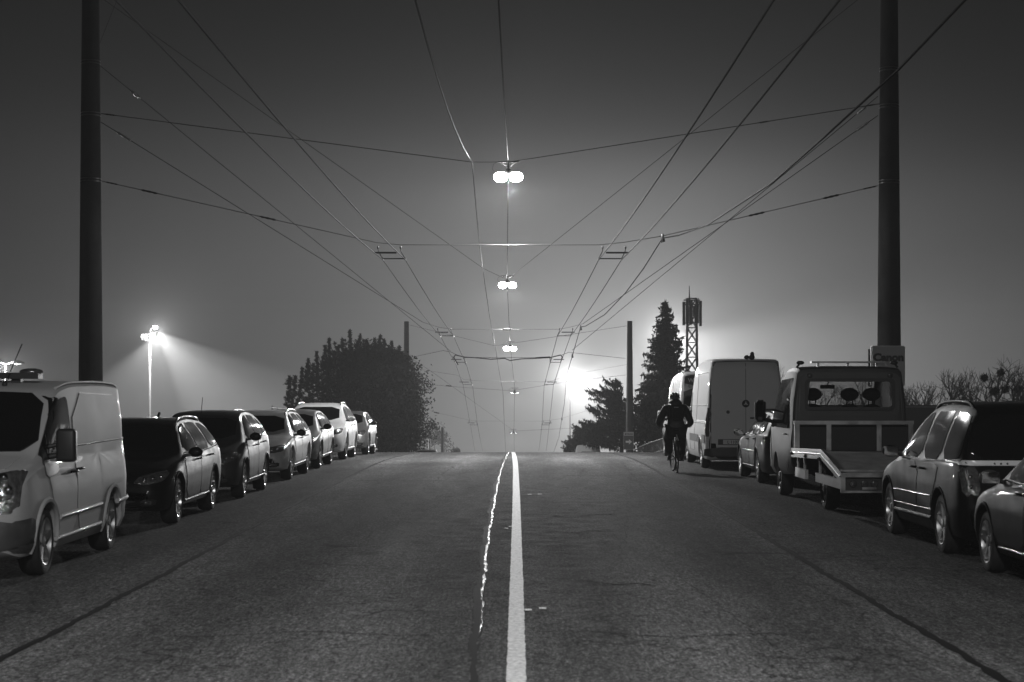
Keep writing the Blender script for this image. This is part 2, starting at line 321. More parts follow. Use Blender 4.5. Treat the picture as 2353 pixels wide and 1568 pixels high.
# ------------------------------------------------------------------ vehicles
KINDS = dict(
 wagon=dict(L=4.84, H=1.47, W=1.85, foh=.86, wb=2.89, wr=.63, r=.33, zr=1.45,
   top=[(0,.44),(.03,.58),(.10,.68),(.3,.76),(.8,.87),(1.25,.94),(1.38,.98),(1.75,1.2),(2.12,1.38),(2.5,1.445),(3.2,1.46),(3.9,1.43),(4.3,1.38),(4.5,1.26),(4.68,1.02),(4.76,.9),(4.81,.7),(4.84,.5)],
   belt=[(0,.5),(.3,.68),(1.0,.84),(2,.92),(4,.98),(4.84,.95)], wid=[(0,.62),(.06,.74),(.2,.84),(.5,.905),(.9,.92),(4.2,.925),(4.55,.89),(4.78,.8),(4.84,.72)],
   win=[[(1.62,.99),(2.12,1.33),(2.42,1.375),(2.50,1.375),(2.55,.97)],[(2.63,.97),(2.60,1.38),(3.2,1.385),(3.42,1.375),(3.52,.99)],[(3.60,1.0),(3.53,1.37),(3.9,1.35),(4.15,1.29),(4.42,1.08),(4.3,1.03)]],
   ws=[(-.66,1.0),(.66,1.0),(.60,1.34),(-.60,1.34)], rw=[(-.60,1.02),(.60,1.02),(.52,1.33),(-.52,1.33)],
   door=[[(1.36,.95),(1.4,.33),(2.5,.28),(2.54,.95)],[(2.56,.95),(2.54,.28),(3.3,.3),(3.45,.45),(3.56,.75),(3.58,.97)]], handle=[(2.38,.86),(3.44,.885)],
   hl=[(.42,.60),(.50,.69),(.80,.765),(.86,.72),(.80,.62),(.6,.575)], tl=[(.60,.80),(.86,.80),(.88,.96),(.7,.99)]),
 suv=dict(L=4.6, H=1.62, W=1.84, foh=.88, wb=2.66, wr=.64, r=.35, zr=1.6,
   top=[(0,.5),(.03,.66),(.08,.80),(.3,.92),(.8,1.02),(1.1,1.07),(1.6,1.34),(1.95,1.52),(2.3,1.59),(3.0,1.61),(3.8,1.57),(4.15,1.5),(4.35,1.36),(4.48,1.1),(4.54,.95),(4.58,.7),(4.6,.5)],
   belt=[(0,.6),(.3,.8),(1.0,.95),(2,1.02),(4,1.08),(4.6,1.0)], wid=[(0,.66),(.06,.76),(.2,.86),(.5,.905),(.9,.92),(4.0,.92),(4.35,.88),(4.55,.8),(4.6,.74)],
   win=[[(1.5,1.08),(1.95,1.42),(2.3,1.5),(2.4,1.5),(2.42,1.05)],[(2.5,1.05),(2.48,1.51),(3.1,1.5),(3.3,1.48),(3.36,1.07)],[(3.44,1.08),(3.4,1.47),(3.75,1.43),(4.0,1.32),(4.12,1.18),(3.9,1.12)]],
   ws=[(-.66,1.10),(.66,1.10),(.61,1.48),(-.61,1.48)], rw=[(-.60,1.1),(.60,1.1),(.52,1.44),(-.52,1.44)],
   door=[[(1.25,1.03),(1.3,.4),(2.38,.36),(2.44,1.03)],[(2.46,1.03),(2.4,.36),(3.0,.38),(3.2,.55),(3.38,.8),(3.42,1.05)]], handle=[(2.26,.96),(3.26,.98)],
   hl=[(.46,.70),(.50,.82),(.78,.88),(.85,.86),(.82,.74),(.6,.68)], tl=[(.62,.9),(.86,.88),(.86,1.1),(.7,1.12)]),
 hatch=dict(L=4.25, H=1.46, W=1.78, foh=.84, wb=2.58, wr=.62, r=.32, zr=1.44,
   top=[(0,.42),(.03,.58),(.1,.70),(.35,.80),(.8,.90),(1.05,.97),(1.5,1.2),(1.85,1.37),(2.2,1.435),(2.8,1.45),(3.4,1.41),(3.75,1.34),(3.98,1.2),(4.12,1.0),(4.18,.88),(4.22,.65),(4.25,.48)],
   belt=[(0,.5),(.3,.7),(1.0,.86),(2,.93),(3.6,1.0),(4.25,.92)], wid=[(0,.62),(.06,.72),(.2,.82),(.5,.875),(.9,.89),(3.7,.89),(4.0,.86),(4.2,.77),(4.25,.7)],
   win=[[(1.4,.99),(1.85,1.30),(2.15,1.36),(2.3,1.365),(2.34,.97)],[(2.42,.97),(2.38,1.37),(2.9,1.36),(3.1,1.34),(3.2,1.0)],[(3.28,1.02),(3.2,1.32),(3.5,1.25),(3.7,1.1),(3.6,1.05)]],
   ws=[(-.64,1.0),(.64,1.0),(.58,1.33),(-.58,1.33)], rw=[(-.58,1.02),(.58,1.02),(.50,1.3),(-.50,1.3)],
   door=[[(1.15,.95),(1.2,.34),(2.3,.3),(2.36,.96)],[(2.38,.96),(2.34,.3),(2.85,.32),(3.05,.5),(3.22,.78),(3.25,.98)]], handle=[(2.2,.87),(3.1,.9)],
   hl=[(.40,.62),(.44,.72),(.74,.80),(.81,.76),(.78,.66),(.58,.60)], tl=[(.60,.80),(.83,.80),(.84,.98),(.68,1.0)]),
 minivan=dict(L=4.8, H=1.74, W=1.92, foh=.92, wb=2.88, wr=.68, r=.345, zr=1.73,
   top=[(0,.46),(.03,.64),(.1,.78),(.35,.88),(.9,1.0),(1.15,1.06),(1.7,1.38),(2.15,1.6),(2.6,1.70),(3.3,1.735),(4.0,1.72),(4.35,1.67),(4.5,1.58),(4.64,1.2),(4.7,1.0),(4.77,.8),(4.8,.45)],
   belt=[(0,.55),(.3,.76),(1.0,.93),(2,1.02),(4.3,1.06),(4.8,1.0)], wid=[(0,.66),(.06,.76),(.2,.87),(.5,.94),(.9,.96),(4.4,.96),(4.6,.945),(4.76,.88),(4.8,.82)],
   win=[[(1.55,1.06),(2.1,1.47),(2.4,1.58),(2.62,1.6),(2.66,1.05)],[(2.76,1.05),(2.72,1.61),(3.3,1.62),(3.6,1.62),(3.64,1.07)],[(3.74,1.08),(3.7,1.62),(4.2,1.60),(4.38,1.56),(4.52,1.18),(4.45,1.1)]],
   ws=[(-.7,1.1),(.7,1.1),(.64,1.56),(-.64,1.56)], rw=[(-.86,1.07),(.86,1.07),(.72,1.60),(-.72,1.60)],
   door=[[(1.3,1.0),(1.35,.4),(2.6,.36),(2.68,1.0)],[(2.72,1.0),(2.66,.36),(3.3,.38),(3.4,.6),(3.62,.8),(3.68,1.02)]], handle=[(2.5,.94),(2.95,.94)],
   hl=[(.44,.66),(.5,.78),(.8,.86),(.88,.82),(.84,.7),(.62,.64)], tl=[(.72,.72),(.90,.70),(.93,1.02),(.74,1.03)]),
 shortvan=dict(L=4.83, H=1.99, W=1.98, foh=.95, wb=2.93, wr=.88, r=.345, zr=1.97,
   top=[(0,.52),(.03,.74),(.10,.98),(.25,1.08),(.6,1.17),(.85,1.24),(1.2,1.56),(1.5,1.80),(1.62,1.87),(1.85,1.92),(2.4,1.965),(3.5,1.975),(4.5,1.95),(4.68,1.9),(4.76,1.7),(4.80,1.0),(4.83,.5)],
   belt=[(0,.6),(.2,.9),(.6,1.05),(1.2,1.12),(4.83,1.12)], wid=[(0,.74),(.05,.82),(.15,.90),(.4,.955),(.8,.97),(1.2,.985),(4.5,.985),(4.7,.96),(4.8,.9),(4.83,.86)],
   win=[[(1.12,1.10),(1.08,1.22),(1.52,1.70),(1.62,1.76),(1.95,1.80),(2.02,1.76),(2.06,1.12)]],
   ws=[(-.87,1.25),(0,1.24),(.87,1.25),(.80,1.82),(0,1.85),(-.80,1.82)], rw=[(-.7,1.2),(.7,1.2),(.66,1.75),(-.66,1.75)],
   door=[[(1.02,1.05),(1.15,.72),(1.34,.6),(1.36,.36),(2.1,.34),(2.14,1.05)],[(2.17,1.84),(2.17,.34),(3.15,.34),(3.3,.6),(3.55,.75),(4.55,.8),(4.6,1.8)]], handle=[(1.98,1.0),(2.24,1.02)],
   hl=[(.56,.66),(.52,1.02),(.86,1.09),(.90,1.06),(.90,.68)], tl=[(.84,.8),(.95,.8),(.93,1.3),(.84,1.3)]),
 highvan=dict(L=5.9, H=2.66, W=1.94, foh=1.0, wb=3.66, wr=.80, r=.345, zr=2.64,
   top=[(0,.5),(.03,.7),(.1,.95),(.5,1.13),(.85,1.26),(1.3,1.72),(1.65,2.1),(1.9,2.35),(2.3,2.5),(3.0,2.6),(4.5,2.645),(5.6,2.63),(5.78,2.58),(5.86,2.40),(5.88,1.2),(5.9,.45)],
   belt=[(0,.6),(.2,.9),(.6,1.05),(1.2,1.12),(5.9,1.15)], wid=[(0,.72),(.05,.8),(.15,.88),(.4,.94),(1.2,.965),(5.6,.965),(5.78,.95),(5.87,.90),(5.9,.86)],
   win=[[(1.12,1.12),(1.1,1.24),(1.6,1.78),(1.9,1.85),(2.0,1.8),(2.04,1.14)]],
   ws=[(-.8,1.27),(.8,1.27),(.74,1.95),(-.74,1.95)], rw=[(-.72,1.4),(.72,1.4),(.68,1.95),(-.68,1.95)],
   door=[[(1.02,1.05),(1.15,.72),(1.4,.6),(1.42,.4),(2.08,.38),(2.12,1.05)],[(2.16,2.3),(2.16,.40),(3.3,.40),(3.34,2.32)]], handle=[(1.95,1.0),(2.24,1.0)],
   hl=[(.56,.66),(.52,.98),(.86,1.06),(.90,1.03),(.90,.7)], tl=[(.84,.8),(.95,.8),(.95,1.35),(.84,1.35)]),
)
def chaikin(p, it=2):
    for _ in range(it):
        q = []
        for i in range(len(p)):
            a, b = p[i], p[(i+1) % len(p)]
            q += [(a[0]*.82+b[0]*.18, a[1]*.82+b[1]*.18), (a[0]*.18+b[0]*.82, a[1]*.18+b[1]*.82)]
        p = q
    return p
def densify(p, m=.07, closed=True):
    q = []
    n = len(p)
    for i in range(n if closed else n-1):
        a, b = p[i], p[(i+1) % n]; k = max(1, int(math.dist(a, b)/m))
        q += [(a[0]+(b[0]-a[0])*j/k, a[1]+(b[1]-a[1])*j/k) for j in range(k)]
    if not closed: q.append(p[-1])
    return q
class Veh:
    def __init__(s, kind, name, cat, label, group, x, d, facing, paint, W=None, Hs=1.0, Lovr=None, gsink=0, trim=None, tilt=True, **kw):
        """d = distance of the front axle; facing 'us' or 'away'"""
        K = dict(KINDS[kind]); s.K = K; s.paint = paint; s.L = K['L']; s.side = 1
        rz = math.pi if facing == 'us' else 0
        s.fy = K['L']/2 - K['foh']; s.ry = s.fy - K['wb']
        y = d + s.fy if facing == 'us' else d - s.fy
        z = grade(d); z2 = grade(d + K['wb']*(1 if facing == 'us' else -1))
        s.root = empty(name, (x, y, (z+z2)/2), rz, label, cat, group)
        if tilt:
            a = math.atan2((z2-z), K['wb']) ; s.root.rotation_euler[0] = (a if facing == 'us' else -a) * (-1 if facing == 'us' else 1)
        s.Hs = Hs; s.zs = lambda z: z if z < .5 else .5 + (z-.5)*(K['H']*Hs-.5)/(K['H']-.5)
        s.body()
    def loft(s):
        K = s.K; zs = s.zs; top = pchip([a for a, b in K['top']], [zs(b) for a, b in K['top']])
        belt = pchip([a for a, b in K['belt']], [zs(b) for a, b in K['belt']]); wid = pchip([a for a, b in K['wid']], [b for a, b in K['wid']])
        L = K['L']; Wm = max(b for a, b in K['wid']); zr = zs(K['zr'])
        ss = [0, .015, .03, .06, .1, .15, .2] + list(np.arange(.28, L-.36, .09)) + [L-.34, L-.28, L-.22, L-.17, L-.12, L-.08, L-.045, L-.02, L]
        rows = []
        for q in ss:
            zt = top(q); Wd = wid(q); e = min(q, L-q)
            zb = .21 + .10*max(0, 1-e/.35)**2 + (.05 if e > .8 else 0)*0
            zb = min(zb, zt-.1)
            be = min(belt(q), zt-.035); h = max(0, min(1, (zt-be-.03)/(zr-belt(q)))); k = Wd/Wm
            wt = Wd*.90*(1-h) + K['wr']*k*h
            if K['wr'] > .75: wt = Wd*(.9*(1-h)+.0) + h*K['wr']*max(k, .9)
            e1 = .035 + (.06 if K['wr'] < .75 else .03)*h
            P = [(0, zb), (.84*Wd, zb), (.93*Wd, zb+.03), (.975*Wd, zb+.13), (Wd*.995, zb+.42*(be-zb)), (Wd, zb+.68*(be-zb)), (.985*Wd, zb+.86*(be-zb)), (.965*Wd, be-.008), (.945*Wd, be+.012)]
            a = P[-1]; b = (wt, zt-e1)
            if b[1] < a[1]: b = (wt, a[1]+.004)
            for t in (.25, .5, .75): P.append((a[0]+(b[0]-a[0])*t + .02*h*math.sin(t*math.pi), a[1]+(b[1]-a[1])*t))
            P += [b, (wt-.045, zt-e1*.42), (wt-.13, zt-e1*.12-.004), (wt*.5, zt-.004), (0, zt)]
            rows.append([(L/2-q, p) for p in P])
        n = len(rows[0]); vs = []; fs = []
        for r_ in rows:
            y = r_[0][0]
            vs += [(p[0], y, p[1]) for _, p in r_] + [(-p[0], y, p[1]) for _, p in r_[-2:0:-1]]
        m = 2*n-2
        for j in range(len(rows)-1):
            for i in range(m): fs.append((j*m+i, j*m+(i+1) % m, (j+1)*m+(i+1) % m, (j+1)*m+i))
        # rounded caps
        fs.append(tuple(range(m))); fs.append(tuple((len(rows)-1)*m+i for i in range(m-1, -1, -1)))
        return vs, fs
    def body(s, cut=None):
        K = s.K; vs, fs = s.loft()
        me = bpy.data.meshes.new('b'); me.from_pydata(vs, [], fs); bm = bmesh.new(); bm.from_mesh(me)
        bmesh.ops.recalc_face_normals(bm, faces=bm.faces); s.bvh = BVHTree.FromBMesh(bm); bm.to_mesh(me); bm.free()
        o = bpy.data.objects.new('b', me); COL.objects.link(o); me.materials.append(s.paint)
        Wm = max(b for a, b in K['wid']); rr = K['r']; mb = MB(); ra = rr + .055
        for yy in (s.fy, s.ry):
            for sg in (1, -1): mb.lathe([(0, sg*(Wm+.1)), (ra, sg*(Wm+.1)), (ra, sg*(Wm-.34)), (0, sg*(Wm-.34))], 36, 'x', (0, yy, rr))
        c = mb.build('c', BLACKPL)
        md = o.modifiers.new('b', 'BOOLEAN'); md.operation = 'DIFFERENCE'; md.object = c; md.solver = 'EXACT'; md.use_self = True
        if cut:
            c2 = cut; md = o.modifiers.new('b2', 'BOOLEAN'); md.operation = 'DIFFERENCE'; md.object = c2; md.solver = 'EXACT'
        dg = bpy.context.evaluated_depsgraph_get(); me2 = bpy.data.meshes.new_from_object(o.evaluated_get(dg))
        bpy.data.objects.remove(o); bpy.data.objects.remove(c)
        if cut: bpy.data.objects.remove(cut)
        if len(me2.materials) < 2: me2.materials.append(BLACKPL)
        s.bodyo = mobj('body', me2, None, s.root, 32)
        s.wheels()
    def cast(s, view, u, v):
        if view == 'side+': o, dr = (2.5, u, v), (-1, 0, 0)
        elif view == 'side-': o, dr = (-2.5, u, v), (1, 0, 0)
        elif view == 'front': o, dr = (u, 5, v), (0, -1, 0)
        elif view == 'rear': o, dr = (u, -5, v), (0, 1, 0)
        else: o, dr = (u, v, 5), (0, 0, -1)
        h = s.bvh.ray_cast(Vector(o), Vector(dr))
        return (h[0], h[1]) if h[0] is not None else None
    def patch(s, name, poly, view, material, off=.006, parent=None, rounds=2, smooth=50, dens=.06, skirt=.02):
        p = densify(chaikin(poly, rounds) if rounds else poly, dens); cx = sum(a for a, b in p)/len(p); cy = sum(b for a, b in p)/len(p)
        rings = [1, .98, .94, .88, .8, .7, .58, .4, .2]; vs = []; n = len(p); last = None
        for ri, k in enumerate(rings):
            for a, b in p:
                h = s.cast(view, cx+(a-cx)*k, cy+(b-cy)*k)
                if h is None: h = last or (Vector((0, 0, 1)), Vector((0, 0, 1)))
                last = h; vs.append(h[0] + h[1]*off)
        h = s.cast(view, cx, cy) or last; vs.append(h[0]+h[1]*off); nr = len(rings); fs = []
        for r_ in range(nr-1):
            fs += [(r_*n+i, r_*n+(i+1) % n, (r_+1)*n+(i+1) % n, (r_+1)*n+i) for i in range(n)]
        fs += [((nr-1)*n+i, (nr-1)*n+(i+1) % n, nr*n) for i in range(n)]
        b0 = len(vs)
        for a, b in p:
            h = s.cast(view, a, b) or last; vs.append(h[0] - h[1]*skirt)
        fs += [(i, b0+i, b0+(i+1) % n, (i+1) % n) for i in range(n)]
        return MB().add(vs, fs).build(name, material, parent or s.root, smooth)
    def line(s, pts, view, r, off=0, closed=False, step=.06):
        q = densify(pts, step, closed); out = []
        for a, b in q:
            h = s.cast(view, a, b)
            if h: out.append(h[0]+h[1]*off)
        if closed and out: out.append(out[0])
        return out
    def flip(s, poly): return [(s.L/2 - a, s.zs(b)) for a, b in poly]
    def wheels(s):
        K = s.K; rr = K['r']; Wm = max(b for a, b in K['wid'])
        for yy in (s.fy, s.ry):
            for sg in (1, -1):
                c = (sg*(Wm-.035), yy, rr); w = .205
                f = lambda h: -sg*h
                prof = [(rr*.68, f(.0)), (rr*.80, f(-.012)), (rr*.93, f(.0)), (rr*.99, f(.035)), (rr, f(.06)), (rr*.985, f(.08)), (rr, f(.1)), (rr, f(w-.05)), (rr*.93, f(w)), (rr*.66, f(w))]
                ty = MB().lathe(prof, 36, 'x', c, closed=True).build('wheel', RUBBER, s.root, 40)
                if s.side is None: pass
                m = MB()
                rd = rr*.69
                m.lathe([(rd, f(-.006)), (rd*.95, f(-.002)), (rd*.92, f(.03)), (rd*.9, f(.15))], 36, 'x', c)
                ns = K.get('spokes', 5)
                for k in range(ns):
                    for dq in (-.13, .13) if K.get('twin') else (0,):
                        q = 2*math.pi*k/ns + .3 + dq
                        hw = .022 if K.get('twin') else .045
                        def P(rad, off, x): 
                            return (c[0]+f(x), c[1]+rad*math.cos(q)-off*math.sin(q), c[2]+rad*math.sin(q)+off*math.cos(q))
                        vs = [P(.04, -hw, .02), P(.04, hw, .02), P(rd*.93, hw*.75, .0), P(rd*.93, -hw*.75, .0), P(.04, -hw, .06), P(.04, hw, .06), P(rd*.93, hw*.75, .05), P(rd*.93, -hw*.75, .05)]
                        m.add(vs, [(0, 1, 2, 3), (4, 7, 6, 5), (0, 4, 5, 1), (1, 5, 6, 2), (2, 6, 7, 3), (3, 7, 4, 0)])
                m.lathe([(0, f(.005)), (.05, f(.008)), (.065, f(.025)), (.065, f(.08))], 18, 'x', c)
                m.build('rim', K.get('rimmat', RIM), ty, 35)
                MB().lathe([(0, f(.11)), (rd*.6, f(.11)), (rd*.6, f(.13)), (rd*.9, f(.14))], 24, 'x', c).build('brake_disc', mat('dark_steel', .06, .5, .7), ty, 35)
    def arches(s, material=None, r=.017):
        K = s.K
        for yy in (s.fy, s.ry):
            for v in ('side+', 'side-'):
                ra = K['r']+.07; pts = [(yy+ra*math.cos(R(a)), K['r']+ra*math.sin(R(a))) for a in range(-12, 193, 6)]
                out = [h[0] - Vector((math.copysign(.004, h[0].x), 0, 0)) for a, b in pts for h in [s.cast(v, a, b)] if h]
                if len(out) > 4: MB().tube(out, r, 6).build('wheel_arch', material or s.paint, s.root, 60)
    def windows(s, pillar=BLACKPL, chrome=None, skip=0):
        for v in ('side+', 'side-'):
            for w in s.K['win'][skip:]:
                pw = s.flip(w); g = s.patch('side_window', pw, v, GLASS, .006, rounds=1, skirt=.01)
            if chrome:
                allp = s.flip([p for w in s.K['win'] for p in w])
                us = sorted(allp)
                # trim over and under the glass
                lo = [(s.L/2-a, s.zs(b)-.02) for a, b in [(w[0]) for w in s.K['win']] + [s.K['win'][-1][-1]]]
                ln = s.line(sorted(lo), v, .006, .006)
                if len(ln) > 1: MB().tube(ln, .009, 5).build('window_trim', chrome, s.root, 60)
    def doors(s, idx=(0, 1)):
        for v in ('side+', 'side-'):
            for i in idx:
                poly = s.flip(s.K['door'][i]); cx = sum(a for a, b in poly)/len(poly); cy = sum(b for a, b in poly)/len(poly)
                out = []
                for a, b in poly:
                    dx, dy = a-cx, b-cy; l = math.hypot(dx, dy); out.append((a+dx/l*.013, b+dy/l*.013))
                d = s.patch('door', poly, v, s.paint, .0065, rounds=1, skirt=.012)
                s.patch('door_gap', out, v, BLACKPL, .0025, d, rounds=1, skirt=.012)
                if i < len(s.K['handle']):
                    hy, hz = s.K['handle'][i]; hy = s.L/2-hy; hz = s.zs(hz)
                    h = s.cast(v, hy, hz)
                    if h:
                        sg = 1 if v == 'side+' else -1; x = h[0].x
                        MB().tube([(x+sg*.012, hy-.1, hz), (x+sg*.045, hy-.07, hz+.004), (x+sg*.05, hy, hz+.006), (x+sg*.045, hy+.07, hz+.004), (x+sg*.012, hy+.1, hz)], .014, 8).build('handle', s.K.get('handlemat', s.paint), d, 60)
    def mirror(s, q, z, material=None, size=(.105, .06, .075), arm=None, box=False, dx=.15):
        for sg, v in ((1, 'side+'), (-1, 'side-')):
            y = s.L/2-q; zz = s.zs(z); h = s.cast(v, y, zz-.06)
            x = abs(h[0].x) if h else .85
            cx = sg*(x+dx)
            if box:
                bm = bmesh.new(); bmesh.ops.create_cube(bm, size=1)
                for vv in bm.verts: vv.co = Vector((vv.co.x*size[0]*2, vv.co.y*size[1]*2, vv.co.z*size[2]*2)) + Vector((cx, y, zz))
                bmesh.ops.bevel(bm, geom=bm.edges[:] + bm.verts[:], offset=min(size)*.55, segments=3, profile=.5, affect='EDGES')
                me = bpy.data.meshes.new('mirror'); bm.to_mesh(me); bm.free(); o = mobj('mirror', me, material or BLACKPL, s.root, 50)
                mm = MB()
                mm.tube([(sg*(x-.03), y+.03, zz-.12), (cx, y, zz-size[2]*.5)], .03, 8)
                mm.tube([(sg*(x-.03), y+.05, zz-.02), (cx, y, zz+size[2]*.2)], .022, 8); mm.build('mirror_arm', BLACKPL, o, 60)
            else:
                m = MB().ball((cx, y, zz), size, 14, 10); o = m.build('mirror', material or s.paint, s.root, 80)
                MB().tube([(sg*(x-.03), y+.04, zz-.055), (cx-sg*.03, y+.01, zz-.03)], .022, 8).build('mirror_arm', BLACKPL, o, 60)
            gy = y-size[1]*1.02
            MB().box((cx-size[0]*.8, gy-.004, zz-size[2]*.75), (cx+size[0]*.8, gy+.012, zz+size[2]*.75)).build('mirror_glass', CHROME, o)
    def ends(s, front=True, rear=True, plate_text=None, grille=True, plates=True):
        K = s.K; hh = s.zs
        if front:
            s.patch('windscreen', [(a, hh(b)) for a, b in K['ws']], 'front', GLASS, .006 if K['H'] < 1.8 else .014, rounds=1, dens=.1)
            for sg in (1, -1):
                hp = [(sg*a, hh(b)) for a, b in K['hl']]; hlo = s.patch('headlight', hp, 'front', LAMPGL, .006, rounds=1)
                cx = sum(a for a, b in hp)/len(hp); cz = sum(b for a, b in hp)/len(hp); q_ = .035 if K['H'] < 1.8 else .05
                for ox, oz in (((-.09, -.01), (.02, .005), (.11, .02)) if K['H'] < 1.8 else ((0, .12), (-.03, -.08), (.06, .0))):
                    h = s.cast('front', cx+sg*ox, cz+oz)
                    if h: MB().ball(h[0] - h[1]*.004, q_, 12, 8).build('reflector', CHROME, hlo, 60)  # chrome balls added to catch glints in the headlight
        if rear:
            s.patch('rear_window', [(a, hh(b)) for a, b in K['rw']], 'rear', GLASS, .006, rounds=1, dens=.1)
            for sg in (1, -1):
                tp = [(sg*a, hh(b)) for a, b in K['tl']]; tlo = s.patch('tail_light', tp, 'rear', TAILGL, .006, rounds=1)
                cx = sum(a for a, b in tp)/len(tp); cz = sum(b for a, b in tp)/len(tp)
                for oz in (-.06, .05):
                    h = s.cast('rear', cx, cz+oz)
                    if h: MB().ball(h[0]-h[1]*.012, .028, 12, 8).build('reflector', CHROME, tlo, 60)  # chrome balls added for glints in the tail lamp
        if plates:
            for fr, v, z in ((front, 'front', .42), (rear, 'rear', .62)):
                if fr: s.patch('number_plate', [(-.26, z-.055), (.26, z-.055), (.26, z+.055), (-.26, z+.055)], v, PLATE, .014, rounds=0)
    def rails(s, q0, q1, material=None, r=.016, hgt=.05):
        zr = s.zs(s.K['zr'])
        for sg in (1, -1):
            pts = []
            xx = sg*(s.K['wr']-.04); n = 14
            for i in range(n+1):
                q = q0+(q1-q0)*i/n; h = s.cast('top', xx, s.L/2-q)
                e = min(1, min(i, n-i)/1.6); pts.append((xx, s.L/2-q, h[0].z + hgt*e - .01*(1-e)))
            MB().tube(pts, r, 8).build('roof_rail', material or ALU, s.root, 60)
    def moulding(s, z, q0, q1, material, r=.012, name='side_moulding'):
        for v in ('side+', 'side-'):
            ln = s.line([(s.L/2-q0, s.zs(z)), (s.L/2-q1, s.zs(z+.02))], v, r, .004)
            if len(ln) > 1: MB().tube(ln, r, 6).build(name, material, s.root, 60)

def front_details(c, kidney=False, fog=True, bar=CHROME, gz=.55, low=.33, gw=.34):
    hh = c.zs
    g = c.patch('grille', [(-gw, gz-.06), (gw, gz-.06), (gw*1.08, gz+.09), (-gw*1.08, gz+.09)], 'front', BLACKPL, .004, rounds=1)
    for z in (gz-.03, gz+.015, gz+.06):
        ln = c.line([(-gw*.92, z), (gw*.92, z)], 'front', .005, .012); MB().tube(ln, .006, 5).build('grille_bar', bar, g, 60)
    c.patch('lower_intake', [(-.5, low-.05), (.5, low-.05), (.46, low+.05), (-.46, low+.05)], 'front', BLACKPL, .004, rounds=1)
    if fog:
        for sg in (1, -1):
            f = c.patch('fog_surround', [(sg*.52, low-.04), (sg*.72, low-.03), (sg*.74, low+.06), (sg*.54, low+.05)], 'front', BLACKPL, .003, rounds=1)
            c.patch('fog_light', [(sg*.58, low-.02), (sg*.67, low-.015), (sg*.68, low+.04), (sg*.59, low+.04)], 'front', LAMPGL, .012, f, rounds=2)
def car(kind, label, group, x, d, facing, paint, name='parked_car', cat='car', rails=None, mirror=(1.55, .98), mmat=None, chrome=None, Hs=1.0, extra=None, **kw):
    global KINDS
    c = Veh(kind, name, cat, label, group, x, d, facing, paint, Hs=Hs)
    c.doors(); c.windows(chrome=chrome); c.ends(); c.arches(); c.mirror(*mirror, material=mmat)
    front_details(c, **kw)
    if rails: c.rails(*rails)
    c.moulding(.30, 1.35, 3.3, paint, .02, 'sill')
    return c
GL = 'vehicles parked along the left kerb'; GR = 'vehicles parked along the right kerb'
XL, XR = -4.72, 4.72
# --- white short van, front towards the camera
K = KINDS['shortvan']; K['spokes'] = 5; K['handlemat'] = BLACKPL; K['rimmat'] = mat('steel_wheel_silver', .3, .4, .7, noise=.2)
v = Veh('shortvan', 'panel_van', 'van', 'white low-roof panel van facing the camera with black mirror and light bar on its roof', GL, XL-.985+.0, 18.4, 'us', WHITE, Hs=1.0)
v.doors(); v.windows(); v.ends(rear=True, plates=False); v.arches(WHITE, .03)
v.patch('bonnet_panel', [(-.72, 1.06), (.72, 1.06), (.76, 1.22), (-.76, 1.22)], 'front', WHITE, .006, rounds=1)
v.patch('front_bumper', [(-.94, .30), (.94, .30), (.94, .63), (-.94, .63)], 'front', GREYPL, .016, rounds=1)
v.patch('grille', [(-.46, .70), (.46, .70), (.5, .92), (-.5, .92)], 'front', BLACKPL, .006, rounds=1)
v.patch('lower_intake', [(-.40, .34), (.40, .34), (.44, .46), (-.44, .46)], 'front', BLACKPL, .022, rounds=1)
v.patch('number_plate', [(-.26, .5), (.26, .5), (.26, .61), (-.26, .61)], 'front', PLATE, .026, rounds=0)
for vw in ('side+', 'side-'):
    v.patch('side_bumper_wrap', v.flip([(.02, .60), (.5, .62), (.56, .45), (.56, .3), (.05, .3)]), vw, GREYPL, .012, rounds=1)
    v.patch('pillar_cover', v.flip([(.90, 1.21), (1.10, 1.12), (1.66, 1.78), (1.52, 1.80)]), vw, GLASS, .009, rounds=0)
    v.patch('mirror_base', v.flip([(1.0, 1.32), (.92, 1.02), (1.0, .98), (1.4, 1.03), (1.42, 1.12), (1.12, 1.14)]), vw, BLACKPL, .014, rounds=1)
v.mirror(1.22, 1.30, BLACKPL, (.10, .07, .17), box=True, dx=.17)
v.moulding(.56, 1.4, 3.25, WHITE, .03); v.moulding(.56, 4.1, 4.7, WHITE, .03); v.moulding(1.27, 2.25, 4.65, WHITE, .012, 'body_crease'); v.moulding(.34, 1.3, 3.3, WHITE, .025, 'sill')
for sg in (1, -1):
    pts = []
    for q in np.linspace(1.75, 4.6, 18):
        h = v.cast('top', sg*.84, v.L/2-q); pts.append((sg*.845, v.L/2-q, h[0].z+.012))
    MB().tube(pts, .016, 8).build('roof_gutter', WHITE, v.root, 60)
    MB().tube([(sg*.83, v.L/2-2.17, v.zs(1.86)), (sg*.93, v.L/2-2.17, v.zs(1.15))], .008, 5).build('pillar_seam', BLACKPL, v.root, 60)
lb = MB(); lb.box((-.6, v.L/2-2.2, 1.985), (.6, v.L/2-2.0, 2.05)); lb.box((-.4, v.L/2-2.15, 1.93), (-.3, v.L/2-2.05, 1.99)); lb.box((.3, v.L/2-2.15, 1.93), (.4, v.L/2-2.05, 1.99)); lb.build('light_bar', BLACKPL, v.root, 60)
MB().ball((-.5, v.L/2-2.1, 2.06), (.13, .11, .04), 14, 8).build('light_bar_lens', LAMPGL, v.root, 60)
MB().tube([(-.30, v.L/2-1.8, 1.92), (-.36, v.L/2-2.25, 2.36)], .006, 5).build('aerial', BLACKPL, v.root, 60)
MB().ball((-.30, v.L/2-1.8, 1.925), .03, 10, 6).build('aerial_base', BLACKPL, v.root, 60)

